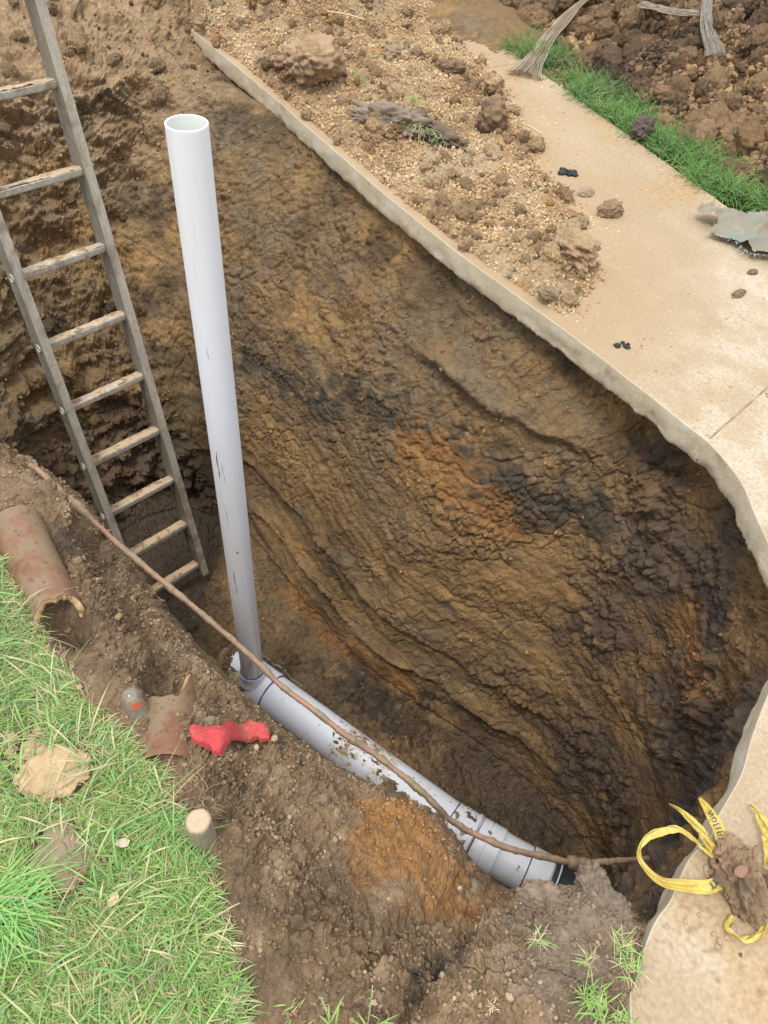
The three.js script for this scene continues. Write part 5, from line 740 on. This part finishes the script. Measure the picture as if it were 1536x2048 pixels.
// blades and roots merged into tufts
function bladeMesh(list) { return mergeGeometries(list.map(([x, y, z, L, w, az, lean, k, c]) => { const g = BLADES[k].clone(); E4.set(lean, az, 0, 'YXZ'); g.applyMatrix4(M4.compose(V4.set(x, y, z), Q4.setFromEuler(E4), S4.set(w, L, L))); return paint(g, () => c); })); }
const tuftMat = new THREE.MeshPhysicalMaterial({ vertexColors: true, roughness: 0.75, side: THREE.DoubleSide, transmission: 0.25, thickness: 0 });
const strawMat = new THREE.MeshStandardMaterial({ vertexColors: true, roughness: 0.9, side: THREE.DoubleSide });
function tuft(label, x, z, n, spread, L, seed, straw, group, y = groundY(x, z) - 0.006) {
  const o = thing('grass_tuft', label, 'grass tuft', [x, y, z], 0, group), r = rng(seed), a = [], b = [];
  for (let i = 0; i < n; i++) { const q = Math.sqrt(r()) * spread, t = r() * 6.28, dry = r() < straw, c = dry ? mixc(GREEN.straw, GREEN.dead, r()) : mixc(GREEN.fresh, GREEN.mid, r()); (dry ? b : a).push([q * Math.cos(t), 0, q * Math.sin(t), L * (0.5 + 0.7 * r()), dry ? 0.0012 : 0.0014 + 0.0014 * r(), r() * 6.28, 0.1 + 0.8 * r(), Math.floor(r() * 3), c]); }
  if (a.length) mesh('green_blades', bladeMesh(a), tuftMat, o); if (b.length) mesh('dry_blades', bladeMesh(b), strawMat, o); return o;
}
tuft('sparse tuft of grass on top of the mound, next to the slab corner', 0.520, -0.385, 34, 0.016, 0.045, 301, 0.35);
tuft('grass tuft between the mound and the concrete, at its right edge', 0.538, -0.345, 46, 0.018, 0.042, 302, 0.4);
tuft('bright green tuft at the bottom of the picture, left of the concrete corner', 0.470, -0.290, 90, 0.024, 0.040, 303, 0.12);
tuft('small tuft with curled blades on the left shoulder of the mound', 0.373, -0.384, 24, 0.012, 0.036, 304, 0.4);
tuft('thin tuft with straw stalks in the middle of the mound', 0.452, -0.350, 22, 0.012, 0.042, 305, 0.5);
tuft('low green tuft beside the concrete at the very bottom', 0.520, -0.270, 44, 0.016, 0.036, 306, 0.2);
tuft('dry dead tuft in the crumbly soil above the pit corner', 0.29, -0.27, 12, 0.008, 0.018, 307, 1.0);
tuft('pale tuft half buried in the soil at the far slab edge', -0.36, -4.28, 36, 0.05, 0.09, 308, 0.35, null, 0.05);
tuft('faint tuft in the loose soil behind the upturned turf', -0.06, -4.12, 26, 0.05, 0.08, 309, 0.5, null, 0.04);
{ // seed-head stalks at the bottom edge
  const stalk = (label, x, z, lean, H, seed) => {
    const o = thing('seed_grass', label, 'grass stalk', [x, groundY(x, z) - 0.01, z]), r = rng(seed), bend = (t) => V(lean[0] * t * t, H * t, lean[1] * t * t), stemC = [0.42, 0.50, 0.22];
    const c = new THREE.CatmullRomCurve3([0, 0.3, 0.6, 0.8, 1].map(bend)); mesh('stem', paint(noUV(new THREE.TubeGeometry(c, 24, 0.0009, 6)), () => stemC), strawMat, o);
    const seeds = []; for (let i = 0; i < 16; i++) { const t = 0.55 + 0.45 * i / 15, p = c.getPoint(t), g = new THREE.SphereGeometry(1, 8, 6); g.scale(0.0011, 0.0052, 0.0011); g.translate(0, 0.004, 0); g.rotateZ((i % 2 ? 1 : -1) * (0.25 + 0.25 * r())); g.rotateY(r() * 6); g.translate(p.x, p.y, p.z); seeds.push(paint(noUV(g), () => mixc([0.55, 0.58, 0.33], [0.45, 0.52, 0.24], r()))); }
    mesh('seed_head', mergeGeometries(seeds), strawMat, o);
    const bl = []; for (let i = 0; i < 7; i++) bl.push([(r() - 0.5) * 0.02, 0, (r() - 0.5) * 0.012, 0.035 + 0.04 * r(), 0.0026 + 0.002 * r(), r() * 6.28, 0.15 + 0.5 * r(), Math.floor(r() * 2), mixc(GREEN.fresh, GREEN.mid, r() * 0.7)]);
    mesh('leaf', bladeMesh(bl), tuftMat, o); return o;
  };
  stalk('flowering grass stalk with short branched head at the bottom edge, leftmost of two', 0.000, -0.222, [-0.022, -0.03], 0.085, 401);
  stalk('taller flowering grass stalk with long seed head at the bottom edge', 0.066, -0.222, [0.000, -0.045], 0.115, 402);
  tuft('few broad blades of grass rising from the bottom edge', 0.10, -0.218, 16, 0.03, 0.042, 403, 0.2);
  tuft('thin wisps of grass at the bottom edge by the lawn corner', -0.075, -0.215, 16, 0.03, 0.04, 404, 0.4);
}
{ // upturned turf on the path
  const o = thing('turf_clod', 'upturned grey-brown piece of turf with roots and yellow-green grass on the path', 'turf', [-0.06, 0.0, -3.80], 0.2), r = rng(55);
  const g = lump(56, 18, 1.0); g.scale(0.20, 0.085, 0.10); g.rotateY(-0.5); mesh('soil', paint(g, clodColour([0.26, 0.205, 0.15], [0.15, 0.11, 0.08], 9)), clodMatV, o).position.set(-0.10, 0.07, -0.02);
  const g2 = lump(57, 16, 1.0); g2.scale(0.17, 0.055, 0.075); g2.rotateY(-0.75); mesh('soil', paint(g2, clodColour([0.17, 0.125, 0.09], [0.10, 0.075, 0.055], 9)), clodMatV, o).position.set(0.10, 0.045, 0.06);
  const bl = []; for (let i = 0; i < 150; i++) { const t = r(); bl.push([0.0 + 0.20 * t - 0.04, 0.10 - 0.05 * t, 0.02 + 0.08 * t + 0.05 * (r() - 0.5), 0.05 + 0.07 * r(), 0.003, -0.6 + (r() - 0.5) * 2.4, 0.9 + 0.6 * r(), Math.floor(r() * 3), r() < 0.5 ? mixc(GREEN.straw, GREEN.pale, r()) : mixc(GREEN.fresh, GREEN.blue, r())]); } mesh('grass_blades', bladeMesh(bl), tuftMat, o);
  const rt = []; for (let i = 0; i < 110; i++) { const a = r() * 6.28; rt.push([-0.10 + 0.19 * Math.cos(a) * r(), 0.13 * r() + 0.01, -0.02 + 0.10 * Math.sin(a), 0.04 + 0.07 * r(), 0.0012, r() * 6.28, 0.8 + 1.4 * r(), Math.floor(r() * 3), mixc([0.36, 0.29, 0.20], [0.20, 0.15, 0.10], r())]); } const m = mesh('roots', bladeMesh(rt), strawMat, o); m.userData.kind = 'stuff';
}
{ // fine roots on the mound, beside the clay pipe and across the bank
  const roots = (name, label, cx, cz, rx, rz, n, L, seed, cA, cB) => { const r = rng(seed), out = []; for (let i = 0; i < n; i++) { const a = r() * 6.28, q = Math.sqrt(r()), x = cx + rx * q * Math.cos(a), z = cz + rz * q * Math.sin(a); out.push([x, groundY(x, z) - 0.001, z, L * (0.4 + r()), 0.00035 + 0.00025 * r(), r() * 6.28, 0.7 + 1.0 * r(), Math.floor(r() * 3), mixc(cA, cB, r())]); } const m = mesh(name, bladeMesh(out), strawMat); m.userData = { kind: 'stuff', label }; };
  roots('fine_roots', 'pale fine roots and straw matted over the mound by the slab corner', 0.46, -0.37, 0.11, 0.12, 900, 0.022, 501, [0.36, 0.28, 0.19], [0.17, 0.125, 0.09]);
  roots('fine_roots', 'dark hairy roots at the end of the left clay pipe', -0.83, -1.20, 0.05, 0.04, 160, 0.05, 502, [0.16, 0.12, 0.09], [0.08, 0.06, 0.05]);
  roots('fine_roots', 'thin roots and bits of straw on the soil bank', -0.15, -0.62, 0.45, 0.22, 260, 0.022, 503, [0.42, 0.32, 0.20], [0.24, 0.17, 0.10]);
  roots('fine_roots', 'bleached dead straw in the bare patches of the lawn', -0.36, -0.56, 0.08, 0.08, 300, 0.04, 504, [0.62, 0.50, 0.30], [0.46, 0.34, 0.19]);
}
// clods, stones and leaves in the lawn's bare patches
const LW = (label, x, z, s, seed, base, group, flat = 0.6) => clod('stone', label, 'clod', [x, groundY(x, z) - s * 0.1, z], [s, s * flat, s * 0.85], seed, seed, base, [base[0] * 0.75, base[1] * 0.75, base[2] * 0.72], group, 0.8, 8);
const PALE = [0.47, 0.345, 0.20];
clod('soil_mound', 'dry cracked tan molehill-like mound of soil in the lawn', 'soil mound', [-0.620, -0.012, -0.600], [0.145, 0.040, 0.120], 0.3, 601, [0.47, 0.34, 0.195], [0.37, 0.26, 0.145], null, 0.45, 26);
clod('soil_mound', 'brown trampled earth patch showing through the lawn below the mound', 'soil mound', [-0.548, 0.0, -0.43], [0.12, 0.022, 0.13], 0.4, 602, [0.27, 0.20, 0.13], [0.20, 0.145, 0.09], null, 0.7, 20);
LW('largest pale clod of the group above the lawn mound', -0.690, -0.690, 0.034, 611, PALE); LW('pale tan clod left of the lawn mound, half under grass', -0.735, -0.660, 0.045, 612, [0.42, 0.30, 0.18]); LW('broad pale clod just above the lawn mound', -0.69, -0.645, 0.055, 613, PALE, null, 0.4);
LW('brown clod left of the broad pale one at the frame edge', -0.725, -0.635, 0.035, 614, [0.36, 0.26, 0.16]); LW('narrow tan chip leaning above the pale clods in the grass', -0.672, -0.715, 0.018, 615, [0.42, 0.27, 0.15]);
for (const [x, z, s] of [[-0.71, -0.675, 0.02], [-0.665, -0.655, 0.022], [-0.655, -0.625, 0.02], [-0.70, -0.615, 0.025], [-0.565, -0.63, 0.016], [-0.68, -0.58, 0.016], [-0.655, -0.57, 0.02], [-0.60, -0.655, 0.018], [-0.49, -0.69, 0.016], [-0.64, -0.80, 0.018], [-0.66, -0.75, 0.02], [-0.73, -0.61, 0.02]]) LW('small pale clod lying in the grass round the lawn mound', x, z, s, 620 + Math.round(s * 1000), PALE, 'small pale clods round the lawn mound');
function leaf(label, x, z, s, turn, col) { const g = new THREE.CircleGeometry(1, 18), p = g.attributes.position; for (let i = 0; i < p.count; i++) { const a = p.getX(i), b = p.getY(i), k = 1 + 0.18 * noise(a * 2 + turn, b * 2, 3); p.setXYZ(i, a * k, 0.35 * (a * a * 0.5 - b * b * 0.4) + 0.1 * noise(a * 3, b * 3, turn), b * k * 0.62); } g.scale(s, s, s); g.computeVertexNormals(); const o = thing('dead_leaf', label, 'leaf', [x, groundY(x, z) + 0.022, z], turn); mesh('leaf_blade', g, new THREE.MeshStandardMaterial({ color: new THREE.Color().setRGB(...col), roughness: 0.85, side: THREE.DoubleSide }), o); mesh('stalk', new THREE.CylinderGeometry(0.0006, 0.0008, s * 1.2, 5).rotateZ(Math.PI / 2).translate(-s * 1.4, 0.002, 0), new THREE.MeshStandardMaterial({ color: new THREE.Color().setRGB(0.35, 0.27, 0.17), roughness: 0.9 }), o); }
leaf('dry curled beige leaf in the grass left of the wooden stake', -0.440, -0.475, 0.014, 0.2, [0.52, 0.44, 0.33]); leaf('pale tan leaf scrap in the grass near the bottom of the lawn', -0.425, -0.372, 0.013, 1.2, [0.56, 0.43, 0.26]);
// stones in the bank that can be told apart
for (const [label, x, z, s, base] of [['tan pebble on the bank right of the red glove', -0.205, -0.80, 0.020, [0.40, 0.31, 0.20]], ['orange-tan stone on the dark bank left of the orange patch', -0.135, -0.60, 0.013, [0.45, 0.30, 0.17]], ['smooth grey-brown lump on the bank above the orange patch', -0.07, -0.665, 0.026, [0.20, 0.15, 0.10]], ['pale clod lying against the cuff of the red glove', -0.243, -0.772, 0.016, [0.50, 0.40, 0.26]], ['ochre stone on the bank between the two clay pipes', -0.62, -1.01, 0.024, [0.33, 0.21, 0.10]], ['small pale stone on the orange patch, toward the pit edge', 0.26, -0.535, 0.012, [0.48, 0.36, 0.24]], ['ochre stone in the dark soil at the left of the orange patch', -0.15, -0.53, 0.011, [0.42, 0.27, 0.12]], ['tan flat stone in the crumbly soil at the bottom right', 0.315, -0.285, 0.018, [0.44, 0.33, 0.22]]]) LW(label, x, z, s, 700 + Math.round(x * 97 + z * 31), base);
// lumps along the brow of the bank, where the orange face breaks off
for (const [label, x, y, z, sx, sy, sz, sd, base, dark] of [['brown broken lump along the brow above the orange patch, by the drain', 0.150, -0.325, -0.640, 0.10, 0.04, 0.05, 801, BRN, DRK], ['ragged lump at the right end of the orange brow', 0.225, -0.315, -0.615, 0.07, 0.04, 0.05, 802, [0.27, 0.17, 0.09], DRK], ['grey-brown pointed lump topping the mound beside the drain boot', 0.505, -0.085, -0.505, 0.085, 0.085, 0.075, 803, [0.22, 0.165, 0.115], [0.13, 0.095, 0.07]], ['rough clod on the left flank of the mound', 0.40, -0.06, -0.47, 0.10, 0.06, 0.08, 804, [0.24, 0.175, 0.12], [0.15, 0.11, 0.08]], ['cracked clod at the right flank of the mound near the slab', 0.525, -0.05, -0.455, 0.08, 0.06, 0.09, 805, [0.20, 0.15, 0.105], [0.12, 0.09, 0.065]]]) clod('soil_clod', label, 'clod', [x, y, z], [sx, sy, sz], sd, sd, base, dark, null, 0.8, 18);

// ------------------------------------------------------------------ cloth and frayed straps
{
  const o = thing('cloth_rag', 'torn grey-blue woven cloth with frayed edges lying where the path meets the verge', 'cloth', [1.43, 0.0, -3.13]), n = 70, P = new Float32Array(n * n * 3), C = new Float32Array(n * n * 3), I = [];
  const OUT = [[0.05, 0.20], [0.18, 0.10], [0.42, 0.14], [0.55, 0.05], [0.95, 0.02], [0.98, 0.9], [0.75, 0.97], [0.62, 0.78], [0.40, 0.80], [0.30, 0.60], [0.12, 0.52], [0.20, 0.36]], inside = (u, v) => inPoly(OUT, u, v) + 0.035 * fbm(u * 9, v * 9, 3, 4) > 0;
  for (let i = 0; i < n; i++) for (let j = 0; j < n; j++) { const u = i / (n - 1), v = j / (n - 1), x = (u - 0.5) * 0.52, z = (v - 0.5) * 0.50, y = 0.012 + 0.03 * (0.5 + fbm(x * 6, 2, z * 6, 3)) + 0.045 * Math.pow(Math.max(0, ridged(x * 3.4 + z * 4.5, 1, z * 2 - x, 2)), 2) + 0.006 * ridged(x * 16, 2, z * 22, 3); P.set([x, y, z], (i * n + j) * 3); const a = fbm(x * 9, 4, z * 9, 4); C.set(mixc(mixc([0.25, 0.225, 0.165], [0.205, 0.24, 0.205], smooth(-0.05, 0.3, a)), [0.32, 0.27, 0.18], smooth(0.1, 0.4, fbm(x * 20, 8, z * 20, 3))), (i * n + j) * 3); }
  for (let i = 0; i < n - 1; i++) for (let j = 0; j < n - 1; j++) if (inside(i / (n - 1), j / (n - 1))) { const a = i * n + j; I.push(a, a + 1, a + n, a + n, a + 1, a + n + 1); }
  const g = new THREE.BufferGeometry(); g.setAttribute('position', new THREE.BufferAttribute(P, 3)); g.setAttribute('color', new THREE.BufferAttribute(C, 3)); g.setIndex(I); g.computeVertexNormals(); mesh('cloth', g, strawMat, o);
  const r = rng(71), th = []; for (let q = 0; q < 220; q++) { const a = r() * 6.28; let k = 0.7; while (k > 0.1 && !inside(0.5 + k * Math.cos(a), 0.5 + k * Math.sin(a))) k -= 0.01; const x = k * Math.cos(a) * 0.52, z = k * Math.sin(a) * 0.50; th.push([x, 0.03, z, 0.006 + 0.035 * r() * r(), 0.0014, Math.PI / 2 - a + (r() - 0.5) * 1.8, 1.0 + 0.7 * r(), Math.floor(r() * 2), mixc([0.42, 0.42, 0.38], [0.60, 0.58, 0.52], r())]); } mesh('frayed_threads', bladeMesh(th), strawMat, o).userData.kind = 'stuff';
}
function strap(name, label, pts, w, seed, cA, cB, fray) {              // a bundle of weathered fibres
  const o = thing(name, label, 'strap', pts[0]), O = o.position, c = new THREE.CatmullRomCurve3(pts.map((p) => V(...p).sub(O))), r = rng(seed), fib = [];
  for (let k = 0; k < 90; k++) { const off = (r() - 0.5), hgt = r(), col = mixc(cA, cB, r()), q = []; for (let i = 0; i <= 12; i++) { const u = i / 12, p = c.getPoint(u), t = c.getTangent(u), s = t.clone().cross(V(0, 1, 0)).normalize(), ww = w * (0.8 + fray * Math.pow(1 - u, 4) * 2.2 + 0.25 * noise(u * 4, seed, 2)); q.push(p.addScaledVector(s, off * ww + 0.012 * noise(u * 5 + k, k * 1.3, seed)).add(V(0, 0.02 * (1 - 4 * off * off) * hgt + 0.008 * noise(u * 5, k, seed), 0))); } const g = new THREE.TubeGeometry(new THREE.CatmullRomCurve3(q), 26, w * (0.010 + 0.026 * r() * r()), 5); fib.push(paint(noUV(g), () => col)); }
  mesh('fibres', mergeGeometries(fib), strawMat, o); return o;
}
strap('frayed_strap', 'long bleached frayed strap running down the left end of the soil heap to the grass', [[0.52, 0.02, -4.72], [0.60, 0.03, -4.98], [0.69, 0.08, -5.22], [0.80, 0.17, -5.36], [0.90, 0.27, -5.38]], 0.085, 81, [0.50, 0.42, 0.30], [0.24, 0.19, 0.13], 0.7);
strap('frayed_strap', 'short grey frayed strap lying level across the soil heap', [[1.12, 0.33, -5.02], [1.20, 0.34, -4.93], [1.30, 0.35, -4.86], [1.39, 0.36, -4.84]], 0.07, 82, [0.44, 0.38, 0.30], [0.22, 0.18, 0.13], 0.1);
strap('frayed_strap', 'twisted pale strip of torn cloth hanging down the soil heap at the top right', [[1.48, 0.26, -4.55], [1.43, 0.32, -4.68], [1.43, 0.38, -4.86], [1.455, 0.50, -5.05], [1.44, 0.58, -5.2]], 0.055, 83, [0.44, 0.41, 0.35], [0.26, 0.22, 0.17], 1.1);
{ const o = thing('root_stick', 'thin pale broken root sticking out of the soil heap near the long strap', 'root', [0.83, 0.31, -5.40]); const g = new THREE.TubeGeometry(new THREE.CatmullRomCurve3([V(0, 0, 0), V(0.12, 0.0, 0.10), V(0.23, -0.01, 0.17)]), 16, 0.012, 7); mesh('root', paint(g, (x, y, z) => mixc([0.42, 0.34, 0.24], [0.26, 0.20, 0.14], 0.5 + fbm(x * 30, y * 30, z * 30, 2))), strawMat, o); }
for (const [label, a, b] of [['upright straw bit stuck in the loose soil behind the lone rounded clod', [0.455, 0.02, -4.02], [0.475, 0.11, -4.03]], ['straw bit lying in the loose soil right of the lone rounded clod', [0.475, 0.035, -4.02], [0.57, 0.028, -3.93]], ['long pale root lying at the top of the path soil', [-0.62, 0.14, -5.02], [-0.40, 0.13, -4.98]]]) { const o = thing('straw_bit', label, 'straw', a), d = V(b[0] - a[0], b[1] - a[1], b[2] - a[2]); const g = new THREE.TubeGeometry(new THREE.CatmullRomCurve3([V(0, 0, 0), d.clone().multiplyScalar(0.5).add(V(0, 0.006, 0)), d]), 10, 0.005, 6); mesh('stalk', paint(g, () => [0.56, 0.45, 0.25]), strawMat, o); }

renderer.render(scene, camera);
